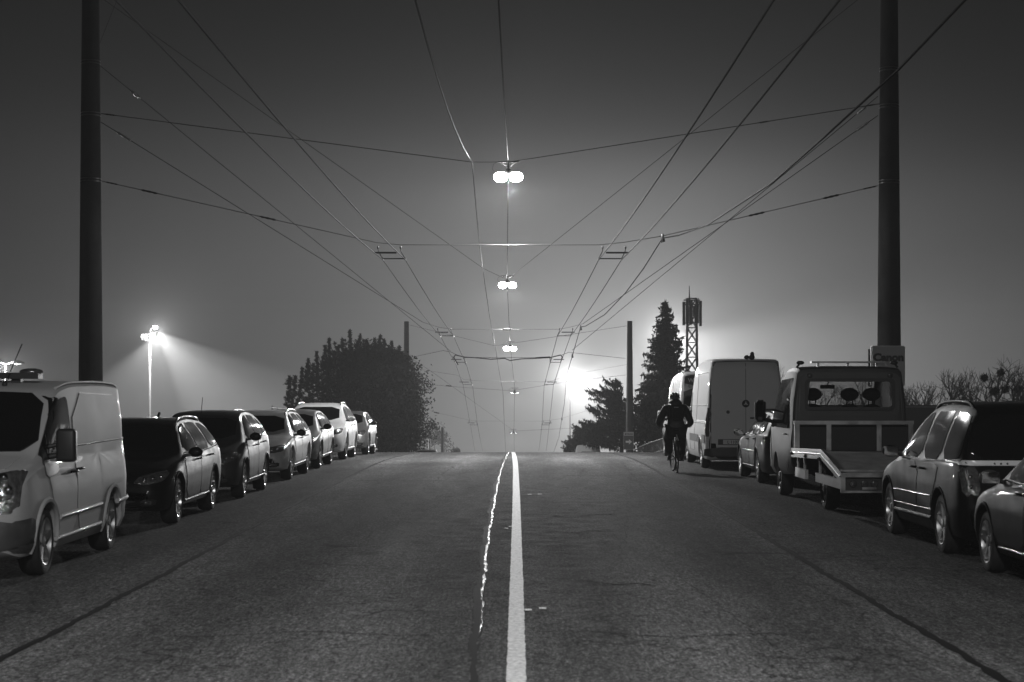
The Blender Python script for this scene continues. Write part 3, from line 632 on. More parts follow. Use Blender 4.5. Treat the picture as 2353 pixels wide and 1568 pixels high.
# --- the six cars behind it
K = KINDS['wagon']; K['twin'] = True; K['spokes'] = 5
c = car('wagon', 'black estate car with bright roof rails parked right behind the white van', GL, XL-.925, 25.6, 'us', BLACKPAINT, rails=(2.15, 4.2, CHROME), mmat=BLACKPAINT, chrome=CHROME)
MB().tube([(0, c.L/2-3.9, 1.43), (0, c.L/2-4.05, 1.50)], .03, 6).build('roof_fin', BLACKPL, c.root, 60)
ln = c.line([(-.5, .27), (.5, .27)], 'front', .006, .01); MB().tube(ln, .008, 5).build('lip_trim', CHROME, c.root, 60)
K = KINDS['hatch']; K['twin'] = False; K['spokes'] = 7
c = car('hatch', 'dark grey compact car with a thin aerial, behind the black estate', GL, XL-.89, 31.8, 'us', DARKPAINT, mmat=BLACKPAINT, mirror=(1.42, 1.02), Hs=1.04)
MB().tube([(.1, c.L/2-2.0, 1.45), (.12, c.L/2-2.25, 1.74)], .006, 5).build('aerial', BLACKPL, c.root, 60)
K = KINDS['wagon']; K['twin'] = True; K['rimmat'] = ALU
c = car('wagon', 'silver estate car, third car behind the white van', GL, XL-.925, 38.4, 'us', SILVER, rails=(2.15, 4.2, CHROME), mmat=BLACKPAINT, chrome=CHROME, Hs=.985)
K = KINDS['hatch']; K['spokes'] = 5
c = car('hatch', 'mid-grey hatchback with dark mirrors between the two silver cars', GL, XL-.89, 44.0, 'us', MIDPAINT, mmat=BLACKPAINT, mirror=(1.42, 1.02), Hs=.97)
K = KINDS['suv']; K['spokes'] = 5
c = car('suv', 'tall silver off-roader with roof rails, before the last dark car', GL, XL-.92, 50.6, 'us', SILVER, cat='car', rails=(2.1, 3.9, CHROME), mirror=(1.5, 1.14), Hs=.985, gz=.68, low=.38)
c = car('hatch', 'dark grey hatchback at the far end of the left row, by the railing', GL, XL-.89, 58.2, 'us', MIDPAINT, mmat=BLACKPAINT, mirror=(1.42, 1.02), Hs=.98)
c = car('hatch', 'dark car beyond the hilltop with only its roof showing, left of the centre line', 'cars beyond the hilltop', -5.9, 117, 'us', DARKPAINT, mirror=(1.42, 1.02))

# --- right row, seen from behind
K = KINDS['hatch']; K['twin'] = True; K['spokes'] = 5
c = car('hatch', 'black hatchback cut by the right picture edge, behind the dark people carrier', GR, XR+.93, 18.7, 'away', CARRIERPAINT, mirror=(1.42, 1.0), mmat=DARKPAINT, chrome=CHROME, Hs=1.0)
K = KINDS['minivan']; K['spokes'] = 5; K['twin'] = False; K['rimmat'] = ALU
c = Veh('minivan', 'people_carrier', 'minivan', 'black people carrier with a bright chrome strip across its tailgate', GR, XR+1.04, 23.75, 'away', CARRIERPAINT)
c.doors(); c.windows(chrome=CHROME); c.ends(plates=False); c.arches(); c.mirror(1.5, 1.1, CARRIERPAINT)
front_details(c); c.moulding(.62, 1.4, 3.4, CHROME, .014); c.moulding(.36, 1.35, 3.4, CARRIERPAINT, .03, 'sill'); c.moulding(.46, 1.35, 3.4, CHROME, .008, 'sill_trim')
st = c.patch('tailgate_strip', [(-.93, 1.035), (.93, 1.035), (.93, 1.09), (-.93, 1.09)], 'rear', mat('chrome_sheen_trim', .8, .35, .2), .016, rounds=0)  # chrome sheen put into the colour: a bright, hardly metallic surface
for x in (-.55, -.48, -.41, .1):
    h = c.cast('rear', x, 1.06); MB().ball((x, h[0].y-.018, 1.06), .012, 8, 5).build('strip_letter', BLACKPL, st, 60)
for vw in ('side+', 'side-'):
    ln = c.line([(-c.L/2+.1, 1.06), (-c.L/2+.75, 1.06)], vw, .01, .006); MB().tube(ln, .016, 6).build('side_chrome', mat('chrome_sheen_trim', .8, .35, .2), c.root, 60)  # same bright colour in place of a chrome reflection
c.rails(2.3, 4.2, CARRIERPAINT, .02, .04)
c.patch('number_plate', [(-.26, .78), (.26, .78), (.26, .89), (-.26, .89)], 'rear', PLATE, .012, rounds=0)
MB().tube([(0, -c.L/2+.5, 1.70), (0, -c.L/2+.45, 1.76)], [.05, .03], 8).build('aerial_base', BLACKPL, c.root, 60)

K = KINDS['wagon']; K['rimmat'] = RIM; K['twin'] = True
c = car('wagon', 'dark grey estate car between the white high van and the flatbed truck', GR, XR+1.03, 39.95, 'away', DARKPAINT, rails=(2.15, 4.2, CHROME), mmat=BLACKPAINT, chrome=CHROME)
c.moulding(.62, 1.4, 3.4, CHROME, .008)

WHITE0 = WHITE; WHITE = mat('lit_white_van_paint', .62, .5, 0, .3, .05, .9, rn=.03)  # paler white on this van: lamplight on its side put into the colour
# --- white high-roof van
K = KINDS['highvan']; K['spokes'] = 6; K['handlemat'] = BLACKPL
v = Veh('highvan', 'panel_van', 'van', 'white high-roof panel van with plate L 1107 on its rear doors', GR, 4.42+.965, 48.06, 'away', WHITE)
v.doors(); v.windows(); v.ends(rear=False, plates=False); v.arches(WHITE, .025); v.mirror(1.25, 1.35, BLACKPL, (.10, .07, .17), box=True, dx=.17); front_details(v, fog=False, gz=.8)
for sg in (1, -1):
    d = v.patch('rear_door', [(sg*.006, .62), (sg*.82, .62), (sg*.80, 2.38), (sg*.70, 2.53), (sg*.006, 2.55)], 'rear', WHITE, .008, rounds=0)
    if sg < 0: v.patch('door_gap', [(-.86, .58), (.86, .58), (.84, 2.40), (.73, 2.565), (-.73, 2.565), (-.84, 2.40)], 'rear', GREYPL, .002, rounds=1)
    v.patch('tail_light', [(sg*.85, .78), (sg*.95, .78), (sg*.95, 1.45), (sg*.86, 1.45)], 'rear', TAILGL, .014, rounds=1)
    for vw in ['side+' if sg > 0 else 'side-']:
        v.patch('tail_light_side', v.flip([(5.74, .85), (5.88, .85), (5.88, 1.46), (5.76, 1.46)]), vw, TAILGL, .01, rounds=1)
        v.patch('lower_cladding', v.flip([(2.1, .62), (4.25, .62), (4.25, .80), (2.1, .80)]), vw, GREYPL, .012, rounds=0)
        v.patch('lower_cladding', v.flip([(5.15, .62), (5.72, .62), (5.72, .82), (5.15, .82)]), vw, GREYPL, .012, rounds=0)
    MB().tube([(sg*.84, -v.L/2-.0, 1.25), (sg*.84, -v.L/2+.0, 1.33)], .02, 6).build('door_hinge', BLACKPL, v.root, 60)
for z in (1.5, 1.08): v.moulding(z, 2.2, 5.6, WHITE, .012, 'body_crease')
for z in (2.28,): v.moulding(z, 2.4, 5.4, GREYPL, .008, 'body_crease')
bp = v.patch('rear_bumper', [(-.93, .30), (.93, .30), (.93, .53), (-.93, .53)], 'rear', BLACKPL, .05, rounds=1, skirt=.0)
v.patch('plate_recess', [(-.66, .585), (.5, .585), (.5, .72), (-.66, .72)], 'rear', BLACKPL, .012, rounds=0)
pl = v.patch('number_plate', [(-.54, .60), (.02, .60), (.02, .705), (-.54, .705)], 'rear', PLATE, .018, rounds=0)
h = v.cast('rear', -.26, .65); py = h[0].y - .021
def text(name, body, loc, size, rx, rz, material, parent, off=0.0, ext=.001, ax='CENTER', shear=0, fat=0.0, sx=1):
    cu = bpy.data.curves.new(name, 'FONT'); cu.body = body; cu.size = size; cu.align_x = ax; cu.extrude = ext; cu.offset = fat; cu.shear = shear
    o = bpy.data.objects.new(name, cu); COL.objects.link(o)
    me = bpy.data.meshes.new_from_object(o.evaluated_get(bpy.context.evaluated_depsgraph_get())); bpy.data.objects.remove(o)
    me.materials.clear(); o = mobj(name, me, material, parent); o.location = loc; o.rotation_euler = (rx, 0, rz); o.scale = (sx, 1, 1); return o
text('plate_text', 'L\u00b71107 Y', (-.26, py, .617), .10, R(90), 0, BLACKPL, pl, fat=.002)
em = MB(); em.lathe([(.0, 0), (.075, 0), (.085, -.008), (.09, 0), (.0, .02)], 24, 'y', (0, -v.L/2+.02, 1.56)); em = em.build('emblem', BLACKPL, v.root, 40)
m2 = MB()
h0 = v.cast('rear', 0, 1.56)[0].y; em.location = (0, h0-(-v.L/2+.02)-.012, 0)
for a in (90, 210, 330):
    q = R(a); x, z = math.cos(q), math.sin(q); y = -v.L/2+.005
    m2.add([(x*.07, y, 1.56+z*.07), (-z*.014, y, 1.56+x*.014), (-x*.01, y, 1.56-z*.01), (z*.014, y, 1.56-x*.014)], [(0, 1, 2, 3)])
m2.build('emblem_star', ALU, em, fix=False)
b = v.cast('rear', -.42, 1.36)[0].y
MB().lathe([(0, -.012), (.035, -.012), (.045, 0), (.045, .03)], 16, 'y', (-.42, b-.004, 1.36)).build('door_lock', BLACKPL, v.root, 40)
MB().box((-.0+.1, b-.03, 1.2), (.26, b-.008, 1.24)).build('door_handle', BLACKPL, v.root)
for x, rr_ in ((.04, .045), (.16, .055)): MB().ball((x, -v.L/2+.18, 2.66), (rr_*1.4, rr_, rr_*1.2), 12, 8).build('roof_lamp', BLACKPL, v.root, 60)
MB().lathe([(0, 0), (.05, 0), (.05, .09), (.035, .12), (0, .13)], 12, 'z', (.17, -v.L/2+.18, 2.66)).build('beacon', BLACKPL, v.root, 50)

WHITE = WHITE0
# --- silver minibus in front of it
K['win'] = KINDS['highvan']['win'] + [[(2.2, 1.25), (2.2, 1.95), (3.5, 1.98), (3.5, 1.25)], [(3.62, 1.25), (3.62, 1.98), (4.7, 1.98), (4.7, 1.25)], [(4.82, 1.25), (4.82, 1.98), (5.7, 1.95), (5.72, 1.25)]]
v = Veh('highvan', 'minibus', 'minibus', 'silver minibus in front of the white high van with white lettering on a dark band', GR, 4.40+.965, 55.35, 'away', SILVERVAN, Hs=.93)
v.doors(); v.windows(); v.ends(rear=False, plates=False); v.arches(); v.mirror(1.15, 1.30, SILVERVAN, (.075, .06, .15), box=True, dx=.17); front_details(v, fog=False, gz=.8)
v.patch('rear_window', [(-.80, 1.42), (.80, 1.42), (.78, 1.98), (-.78, 1.98)], 'rear', GLASS, .006, rounds=1)
bd = v.patch('header_band', [(-.78, 2.05), (.78, 2.05), (.72, 2.36), (-.72, 2.36)], 'rear', BLACKPL, .008, rounds=1)
hy = v.cast('rear', -.4, 2.2)[0].y - .012
text('band_lettering', 'WWW.', (-.66, hy, 2.14), .15, R(90), 0, WHITE, bd, ax='LEFT', fat=.003)
MB().box((-.68, hy-.002, 2.335), (.68, hy+.02, 2.35)).build('band_line', WHITE, bd)
for sg, vw in ((1, 'side+'), (-1, 'side-')):
    v.patch('tail_light', [(sg*.84, .6), (sg*.95, .6), (sg*.94, 1.2), (sg*.85, 1.2)], 'rear', TAILGL, .014, rounds=1)
    v.patch('reflector', v.flip([(.3, .62), (.55, .62), (.55, .86), (.3, .9)]), vw, LAMPGL, .012, rounds=1)
K['win'] = K['win'][:1]

# --- van beyond the crest
v = Veh('highvan', 'panel_van', 'van', 'pale van beyond the hilltop with only its roof showing, right of the centre line', 'cars beyond the hilltop', 5.0, 134, 'away', WHITE, Hs=.91)
v.ends(rear=False, plates=False); v.windows()
v.patch('rear_window', [(-.7, 1.4), (.7, 1.4), (.66, 1.9), (-.66, 1.9)], 'rear', GLASS, .006, rounds=1)
MB().box((-.45, -v.L/2+.3, 2.37), (.25, -v.L/2+.5, 2.45)).build('roof_lamp', BLACKPL, v.root)

# --- flatbed tow truck
K = dict(KINDS['highvan'])
truck_z = grade(30)
t = empty('flatbed_truck', (5.62, 0, 0), 0, 'flatbed recovery truck with dull cab, aluminium bed and a sloping tail', 'truck', GR)
T = Vector((5.62, 0, 0))
# cab shell: local coordinates are world y and z
def cabsec(y, zt, zb, wb_, wt_, e=.09):
    P = [(wb_*.93, zb), (wb_, zb+.12), (wb_+.01, zb+.45), (wb_, 1.10), (wb_*.985, 1.2), (wb_*.5+wt_*.5+.015, (1.2+zt-e)/2), (wt_, zt-e), (wt_-.05, zt-e*.35), (wt_-.16, zt-.015), (wt_*.45, zt), (0, zt)]
    return [(p[0], y, p[1]) for p in P] + [(-p[0], y, p[1]) for p in P[-2::-1]]
secs = [(30.95, 2.15, .55, .95, .85), (30.99, 2.24, .5, .985, .885), (31.1, 2.275, .45, 1.0, .90), (31.6, 2.29, .42, 1.0, .90), (32.2, 2.27, .4, 1.0, .89), (32.55, 2.18, .4, 1.0, .87), (32.85, 1.95, .4, .99, .87), (33.25, 1.55, .38, .98, .87), (33.5, 1.25, .36, .96, .87), (33.9, 1.12, .36, .93, .82), (34.15, .98, .38, .86, .76), (34.22, .7, .42, .8, .7)]
vs = []; fs = []
for s_ in secs: vs += cabsec(*s_)
m = len(cabsec(*secs[0])); n = len(secs)
for j in range(n-1):
    for i in range(m): fs.append((j*m+i, j*m+(i+1) % m, (j+1)*m+(i+1) % m, (j+1)*m+i))
fs += [tuple(range(m)), tuple((n-1)*m+i for i in range(m-1, -1, -1))]
CABP = mat('dull_grey_cab_paint', .055, .5, noise=.12, nscale=2)
cabm = MB().add(vs, fs).build('x', CABP)
cut = MB().lathe([(0, -1.1), (.42, -1.1), (.42, 1.1), (0, 1.1)], 36, 'x', (0, 32.75, .36)); cut = cut.build('c', BLACKPL)
def cutter(secl):
    mb = MB(); vs = []
    for (y, z0, z1, w0, w1) in secl: vs += [(-w0, y, z0), (w0, y, z0), (w1, y, z1), (-w1, y, z1)]
    k = len(secl); fs = [(j*4+i, j*4+(i+1) % 4, (j+1)*4+(i+1) % 4, (j+1)*4+i) for j in range(k-1) for i in range(4)] + [(3, 2, 1, 0), tuple((k-1)*4+i for i in range(4))]
    return mb.add(vs, fs)
ci = cutter([(30.8, 1.57, 2.03, .73, .67), (31.05, 1.57, 2.03, .73, .67), (31.06, .8, 2.17, .9, .8), (32.4, .8, 2.12, .9, .8), (32.45, .8, 2.08, .88, .78), (33.0, .8, 1.62, .88, .8), (33.05, 1.30, 1.6, .80, .80), (33.6, 1.30, 1.34, .78, .78)])
ci2 = cutter([(32.3, 1.42, 2.06, .76, .72), (33.7, 1.42, 2.06, .80, .74)])
ci = ci.build('c2', mat('cab_lining', .03, .8)); ci2 = ci2.build('c3', BLACKPL)
for k_ in (cut, ci, ci2):
    md = cabm.modifiers.new('b', 'BOOLEAN'); md.operation = 'DIFFERENCE'; md.object = k_; md.solver = 'EXACT'
me2 = bpy.data.meshes.new_from_object(cabm.evaluated_get(bpy.context.evaluated_depsgraph_get()))
for o_ in (cabm, cut, ci, ci2): bpy.data.objects.remove(o_)
cab = mobj('cab', me2, None, t, 32)
def rr(name, x0, x1, z0, z1, y, th, r_, material, parent, hole=None):
    def rect(x0, x1, z0, z1, r_):
        return [(cx+r_*math.cos(R(a)), cz+r_*math.sin(R(a))) for cx, cz, a0 in ((x1-r_, z1-r_, 0), (x0+r_, z1-r_, 90), (x0+r_, z0+r_, 180), (x1-r_, z0+r_, 270)) for a in range(a0, a0+91, 15)]
    p = rect(x0, x1, z0, z1, r_); n = len(p); mb = MB()
    if hole:
        q = rect(x0+hole, x1-hole, z0+hole, z1-hole, max(.01, r_-hole*.5)); vs = [(a, y, b) for a, b in p]+[(a, y, b) for a, b in q]+[(a, y+th, b) for a, b in p]+[(a, y+th, b) for a, b in q]
        fs = []
        for i in range(n):
            k = (i+1) % n; fs += [(i, k, n+k, n+i), (2*n+i, 3*n+i, 3*n+k, 2*n+k), (i, 2*n+i, 2*n+k, k), (n+i, n+k, 3*n+k, 3*n+i)]
    else:
        vs = [(a, y, b) for a, b in p]+[(a, y+th, b) for a, b in p]; fs = [tuple(range(n)), tuple(range(2*n-1, n-1, -1))] + [(i, n+i, n+(i+1) % n, (i+1) % n) for i in range(n)]
    return mb.add(vs, fs).build(name, material, parent, 30)
rr('rear_panel', -.84, .84, 1.42, 2.17, 30.935, .03, .12, CABP, cab, .09)
rr('rear_window_frame', -.765, .765, 1.53, 2.07, 30.92, .04, .08, BLACKPL, cab, .055)
glp = bpy.data.materials.new('cab_glass'); glp.use_nodes = True; nt = glp.node_tree; nt.nodes.clear()
tr = nt.nodes.new('ShaderNodeBsdfTransparent'); tr.inputs[0].default_value = (.75, .75, .75, 1); gl = nt.nodes.new('ShaderNodeBsdfGlossy'); gl.inputs['Roughness'].default_value = .03
mx = nt.nodes.new('ShaderNodeMixShader'); fr = nt.nodes.new('ShaderNodeFresnel'); fr.inputs[0].default_value = 1.5; ou = nt.nodes.new('ShaderNodeOutputMaterial')
nt.links.new(fr.outputs[0], mx.inputs[0]); nt.links.new(tr.outputs[0], mx.inputs[1]); nt.links.new(gl.outputs[0], mx.inputs[2]); nt.links.new(mx.outputs[0], ou.inputs[0])
rr('rear_window', -.72, .72, 1.57, 2.03, 30.97, .006, .05, glp, cab)
MB().add([(-.80, 33.40, 1.43), (.80, 33.40, 1.43), (.75, 32.72, 2.05), (-.75, 32.72, 2.05)], [(0, 1, 2, 3)]).build('windscreen', glp, cab, fix=False)
for i, x in enumerate((-.50, .14, .52)):
    s_ = MB(); s_.ball((x, 31.75, 1.80), (.16, .07, .115), 16, 12); s_.tube([(x-.05, 31.75, 1.55), (x-.05, 31.75, 1.74)], .012, 6); s_.tube([(x+.05, 31.75, 1.55), (x+.05, 31.75, 1.74)], .012, 6)
    s_.ball((x, 31.77, 1.38), (.24, .10, .26), 16, 10); s_.box((x-.22, 31.72, .95), (x+.22, 31.84, 1.55)); s_.ball((x, 32.0, .92), (.25, .32, .12), 14, 8); s_.build('seat', mat('seat_cloth', .02, .9), t, 60)
MB().box((-.20, 32.78, 1.90), (.06, 32.81, 1.97)).tube([(-.07, 32.8, 1.96), (-.02, 32.84, 2.06)], .01, 6).build('rear_view_mirror', BLACKPL, t)
MB().lathe([(.19, -.012), (.205, 0), (.19, .012), (.178, 0)], 28, 'y', (-.42, 32.75, 1.42), closed=True).build('steering_wheel', BLACKPL, t, 60)
for sg in (1, -1):
    # ribs pressed into the cab back
    for x in (.90,): MB().tube([(sg*x, 30.95, 1.30), (sg*(x-.05), 30.95, 2.1)], .012, 6).build('pressed_rib', CABP, cab, 60)
    # doors with windows
    d_ = MB(); X = 1.012
    o = MB().add([(sg*(X-.002), 31.25, 1.22), (sg*(X-.002), 33.2, 1.22), (sg*(X-.05), 32.95, 1.62), (sg*(X-.095), 32.5, 2.05), (sg*(X-.105), 31.3, 2.08)], [(0, 1, 2, 3, 4)]).build('side_window', GLASS, cab, fix=False)
    md = o.modifiers.new('s', 'SOLIDIFY'); md.thickness = .012
    for pts in ([(31.2, .5), (31.2, 2.08)], [(33.15, .62), (33.3, 1.2)]):
        MB().tube([(sg*(1.012 if z < 1.3 else .92), y, z) for y, z in pts], .007, 5).build('door_gap', BLACKPL, cab, 60)
    MB().tube([(sg*1.02, 31.3, 1.12), (sg*1.05, 31.36, 1.12), (sg*1.05, 31.46, 1.12), (sg*1.02, 31.52, 1.12)], .014, 6).build('handle', BLACKPL, cab, 60)
    bm = bmesh.new(); bmesh.ops.create_cube(bm, size=1)
    for vv in bm.verts: vv.co = Vector((vv.co.x*.20, vv.co.y*.12, vv.co.z*.40)) + Vector((sg*1.25, 32.95, 1.50))
    bmesh.ops.bevel(bm, geom=bm.edges[:], offset=.045, segments=3, affect='EDGES'); me = bpy.data.meshes.new('m'); bm.to_mesh(me); bm.free()
    mo = mobj('mirror', me, BLACKPL, t, 50)
    MB().tube([(sg*.98, 33.05, 1.30), (sg*1.22, 32.97, 1.36)], .035, 8).tube([(sg*.95, 32.95, 1.52), (sg*1.2, 32.95, 1.52)], .02, 8).build('mirror_arm', BLACKPL, mo, 60)
    MB().box((sg*1.25-.08, 32.882, 1.33), (sg*1.25+.08, 32.888, 1.67)).build('mirror_glass', mat('mirror_dark', .1, .05, 1), mo)
    MB().tube([(sg*(.86), 31.2, 2.26), (sg*.80, 31.2, 2.34), (sg*.74, 31.22, 2.34)], .02, 6).ball((sg*.8, 31.2, 2.34), (.07, .05, .035), 10, 6).build('work_lamp', BLACKPL, t, 60)
    MB().ball((sg*.68, 30.93, 2.12), (.05, .015, .04), 10, 6).build('marker_lamp', TAILGL, cab, 60)
    # front wheels, rear wheels
    for wy, wx, rad in ((32.75, .94, .345), (28.72, .82, .345)):
        f = lambda h: -sg*h; c_ = (sg*wx, wy, rad); w = .22
        ty = MB().lathe([(rad*.66, f(.02)), (rad*.8, f(-.005)), (rad*.95, f(.005)), (rad, f(.05)), (rad, f(w-.05)), (rad*.93, f(w)), (rad*.6, f(w))], 36, 'x', c_, closed=True).build('wheel', RUBBER, t, 40)
        MB().lathe([(rad*.67, f(0)), (rad*.6, f(.03)), (rad*.45, f(.015)), (rad*.3, f(.05)), (rad*.2, f(.0)), (0, f(-.01))], 30, 'x', c_).build('rim', STEEL, ty, 40)
rb = MB(); rb.box((-.62, 31.1, 2.335), (.62, 31.3, 2.365)); rb.box((-.02, 31.02, 2.335), (.62, 31.06, 2.36))
for x in (-.5, 0, .5): rb.box((x-.02, 31.15, 2.26), (x+.02, 31.2, 2.335))
rb.build('roof_bar', ALU, t)
# headboard frame behind the cab
hb = MB(); hb.box((-1.0, 30.55, 1.30), (1.0, 30.62, 1.36))
for x in (-.95, -.42, .42, .95): hb.box((x-.04, 30.56, .86), (x+.04, 30.61, 1.30))
hb.build('headboard', ALU, t)
MB().box((-.98, 30.75, .86), (.98, 30.85, 1.27)).build('headboard_panel', mat('dark_panel', .02, .7), t)
# bed: flat part then sloping tail
prof = [(30.5, .89), (27.5, .96), (25.85, .70)]
bd = MB()
for (y0, z0), (y1, z1) in zip(prof, prof[1:]):
    bd.add([(-1.0, y0, z0-.03), (1.0, y0, z0-.03), (1.0, y1, z1-.03), (-1.0, y1, z1-.03), (-1.0, y0, z0-.07), (1.0, y0, z0-.07), (1.0, y1, z1-.07), (-1.0, y1, z1-.07)], [(0, 1, 2, 3), (7, 6, 5, 4), (0, 4, 5, 1), (2, 6, 7, 3), (1, 5, 6, 2), (0, 3, 7, 4)])
deck = bd.build('bed_deck', mat('worn_deck_plate', .32, .6, .3, noise=.3, nscale=5, bump=.002, bscale=40), t)
for sg in (1, -1):
    e = MB()
    for (y0, z0), (y1, z1) in zip(prof, prof[1:]):
        x0, x1 = sorted((sg*1.0, sg*1.06))
        e.add([(x0, y0, z0-.13), (x1, y0, z0-.13), (x1, y1, z1-.13), (x0, y1, z1-.13), (x0, y0, z0+.02), (x1, y0, z0+.02), (x1, y1, z1+.02), (x0, y1, z1+.02)], [(0, 3, 2, 1), (4, 5, 6, 7), (0, 1, 5, 4), (1, 2, 6, 5), (2, 3, 7, 6), (3, 0, 4, 7)])
        e.tube([(sg*1.065, y0, z0-.05), (sg*1.065, y1, z1-.05)], .012, 6)
    e.build('bed_side_rail', ALU, t)
    for y in (30.3, 28.9, 27.6): MB().ball((sg*1.075, y, .83), .03, 8, 6).build('lashing_bolt', BLACKPL, t, 60)
    g = MB(); x0, x1 = sorted((sg*.98, sg*1.03)); g.box((x0, 29.2, .45), (x1, 30.25, .60)); g.build('side_guard', ALU, t)
    g = MB(); g.box((x0, 26.0, .46), (x1, 28.2, .60)); g.build('side_guard', ALU, t)
    g = MB()
    for y in (30.1, 29.4, 27.9, 26.6): g.box((x0+.01, y-.03, .55), (x1-.01, y+.03, .85 if y > 27 else .72))
    g.build('guard_bracket', STEEL, t)
    mg = MB(); mg.lathe([(.40, -sg*0+sg*1.0), (.42, sg*1.0), (.42, sg*.78), (.40, sg*.78)], 28, 'x', (0, 28.72, .36), closed=True)
    mg.v = mg.v
    MB().box((min(sg*.35, sg*.45), 26.2, .55), (max(sg*.35, sg*.45), 31.0, .72)).build('chassis_rail', BLACKPL, t)
MB().tube([(-.8, 28.72, .36), (.8, 28.72, .36)], .06, 8).build('rear_axle', BLACKPL, t, 60)
# tail beam with lamps and plate
tb = MB(); tb.box((-1.06, 25.78, .64), (1.06, 25.85, .70)); tb.box((-1.06, 25.78, .42), (1.06, 25.85, .45)); tb.box((-1.06, 25.78, .45), (-1.0, 25.85, .64)); tb.box((1.0, 25.78, .45), (1.06, 25.85, .64)); tb.box((-1.06, 25.78, .72), (1.06, 25.84, .745))
tb = tb.build('tail_beam', ALU, t)
MB().box((-1.0, 25.86, .45), (1.0, 25.9, .64)).build('beam_back', BLACKPL, tb)
for x in (-.88, -.72, -.58, .6, .74, .88): MB().lathe([(0, -.02), (.045, -.015), (.055, 0), (.055, .03)], 14, 'y', (x, 25.84, .545)).build('tail_light', TAILGL, tb, 50)
MB().box((-.46, 25.79, .47), (-.18, 25.80, .63)).build('number_plate', PLATE, tb)
MB().box((-.76, 25.79, .465), (-.56, 25.80, .50)).build('reflector', ALU, tb)
t.location = (5.62, 0, 0)
# put the truck's origin at its base (children are in world y)
t.location = (5.62, 29.5, 0)
for ch in t.children: ch.location.y -= 29.5
# ------------------------------------------------------------------ street lamps over the road, with their own light
def add_spot(name, loc, target, watts_sr, angle, blend, parent=None, radius=.1):
    l = bpy.data.lights.new(name, 'SPOT'); l.energy = watts_sr * 4 * math.pi; l.spot_size = R(angle); l.spot_blend = blend; l.shadow_soft_size = radius
    o = bpy.data.objects.new(name, l); COL.objects.link(o); o.location = loc
    dv = Vector(target) - Vector(loc); o.rotation_euler = dv.to_track_quat('-Z', 'Y').to_euler(); o.parent = parent; return o
EMIT = mat('lit_lamp_diffuser', .8, .4, emit=60)
lamp_spots = [(-.3, -22, 8.0, .45, ''), (-.3, 4, 8.0, 1.15, ''), (-.27, 52, 8.0, 1.0, 'nearest lit double street lamp hanging over the road, level with the tall poles'), (-.48, 84, 6.78, 1.0, 'second lit double street lamp above the road'),
              (-.5, 116, 4.62, .9, 'third lit double street lamp, just above the thick sagging cable'), (-.25, 148, 1.75, .8, 'fourth hanging street lamp, seen edge-on above the hilltop'), (-.43, 180, -2.25, .8, 'lowest hanging street lamp, seen edge-on close to the hilltop')]
for x, y, z, k, lab in lamp_spots:
    t = empty('street_lamp', (x, y, z), 0, lab or 'street lamp hanging over the road behind the camera', 'street lamp', 'lamps hanging over the centre of the road')
    hb = MB(); hb.tube([(-.30, 0, .38), (.30, 0, .38)], .018, 6); hb.tube([(-.22, 0, .38), (0, 0, .22), (.22, 0, .38)], .012, 6); hb.tube([(0, 0, .40), (0, 0, .06)], .02, 6)
    hb.tube([(-.3, 0, .38), (-.42, 0, .32), (-.46, 0, .18), (-.36, 0, .05)], .008, 5); hb.build('hanger', INSUL, t, 60)
    MB().lathe([(0, .2), (.07, .18), (.10, .10), (.08, .03), (0, .02)], 14, 'z').build('gear_box', INSUL, t, 60)
    for sg in (1, -1):
        vs = []; hs = MB()
        hs.lathe([(0, .12), (.05, .115), (.10, .095), (.115, .07), (.10, .06)] if z > 4 else [(0, .075), (.08, .07), (.155, .035), (.17, .0), (.165, -.01)], 18, 'z', (sg*.22, 0, 0)); hs.build('lamp_head', INSUL, t, 60)
        MB().lathe([(.10, .085), (.165, .045), (.195, -.02), (.195, -.07), (.165, -.13), (.10, -.175), (0, -.19)] if z > 4 else [(.14, -.008), (.10, -.014), (0, -.016)], 18, 'z', (sg*.22, 0, 0)).build('diffuser', EMIT, t, 60)  # bowls of the nearer lamps swollen and rounded to imitate their glare
        add_spot('lamp_light', (sg*.22, 0, -.26), (sg*.22, 0, -9), LAMP_I*k/2, 178, .12, t, .08)
    if not lab or z < 4: continue
    l = bpy.data.lights.new('halo_boost', 'POINT'); l.energy = LAMP_I*k*.6*4*math.pi; l.shadow_soft_size = .06  # extra point light added to widen the halo in the haze
    o = bpy.data.objects.new('lamp_light', l); COL.objects.link(o); o.parent = t; o.location = (0, .26, -.24)

# ------------------------------------------------------------------ poles
def pole(x, y, ztop, zbot, rt, rb, material, label, group, name='utility_pole', bands=()):
    t = empty(name, (x, y, zbot), 0, label, 'pole', group)
    h = ztop - zbot
    MB().lathe([(0, h), (rt*.9, h), (rt, h-.03)] + [(rt+(rb-rt)*k/10, h*(1-k/10)) for k in range(1, 11)], 28, 'z').build('shaft', material, t, 50)
    for zz in bands:
        r_ = rt+(rb-rt)*(ztop-zz)/h
        MB().lathe([(r_+.002, zz-zbot-.05), (r_+.014, zz-zbot-.045), (r_+.014, zz-zbot-.02), (r_+.002, zz-zbot-.015)], 28, 'z').lathe([(r_+.002, zz-zbot+.03), (r_+.012, zz-zbot+.035), (r_+.012, zz-zbot+.055), (r_+.002, zz-zbot+.06)], 28, 'z').build('clamp_band', INSUL, t, 60)
    return t
GP = 'concrete poles carrying the overhead wires'
d1 = 52
PLx = (208.5-1190)*d1/4200; PRx = (2043-1190)*d1/4200
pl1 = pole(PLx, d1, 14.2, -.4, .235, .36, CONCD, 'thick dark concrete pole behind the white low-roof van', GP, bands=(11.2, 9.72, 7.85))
pr1 = pole(PRx, d1, 14.2, -.4, .235, .36, CONCD, 'thick dark concrete pole behind the flatbed truck, with the Canon sign', GP, bands=(11.0, 9.95, 7.8))
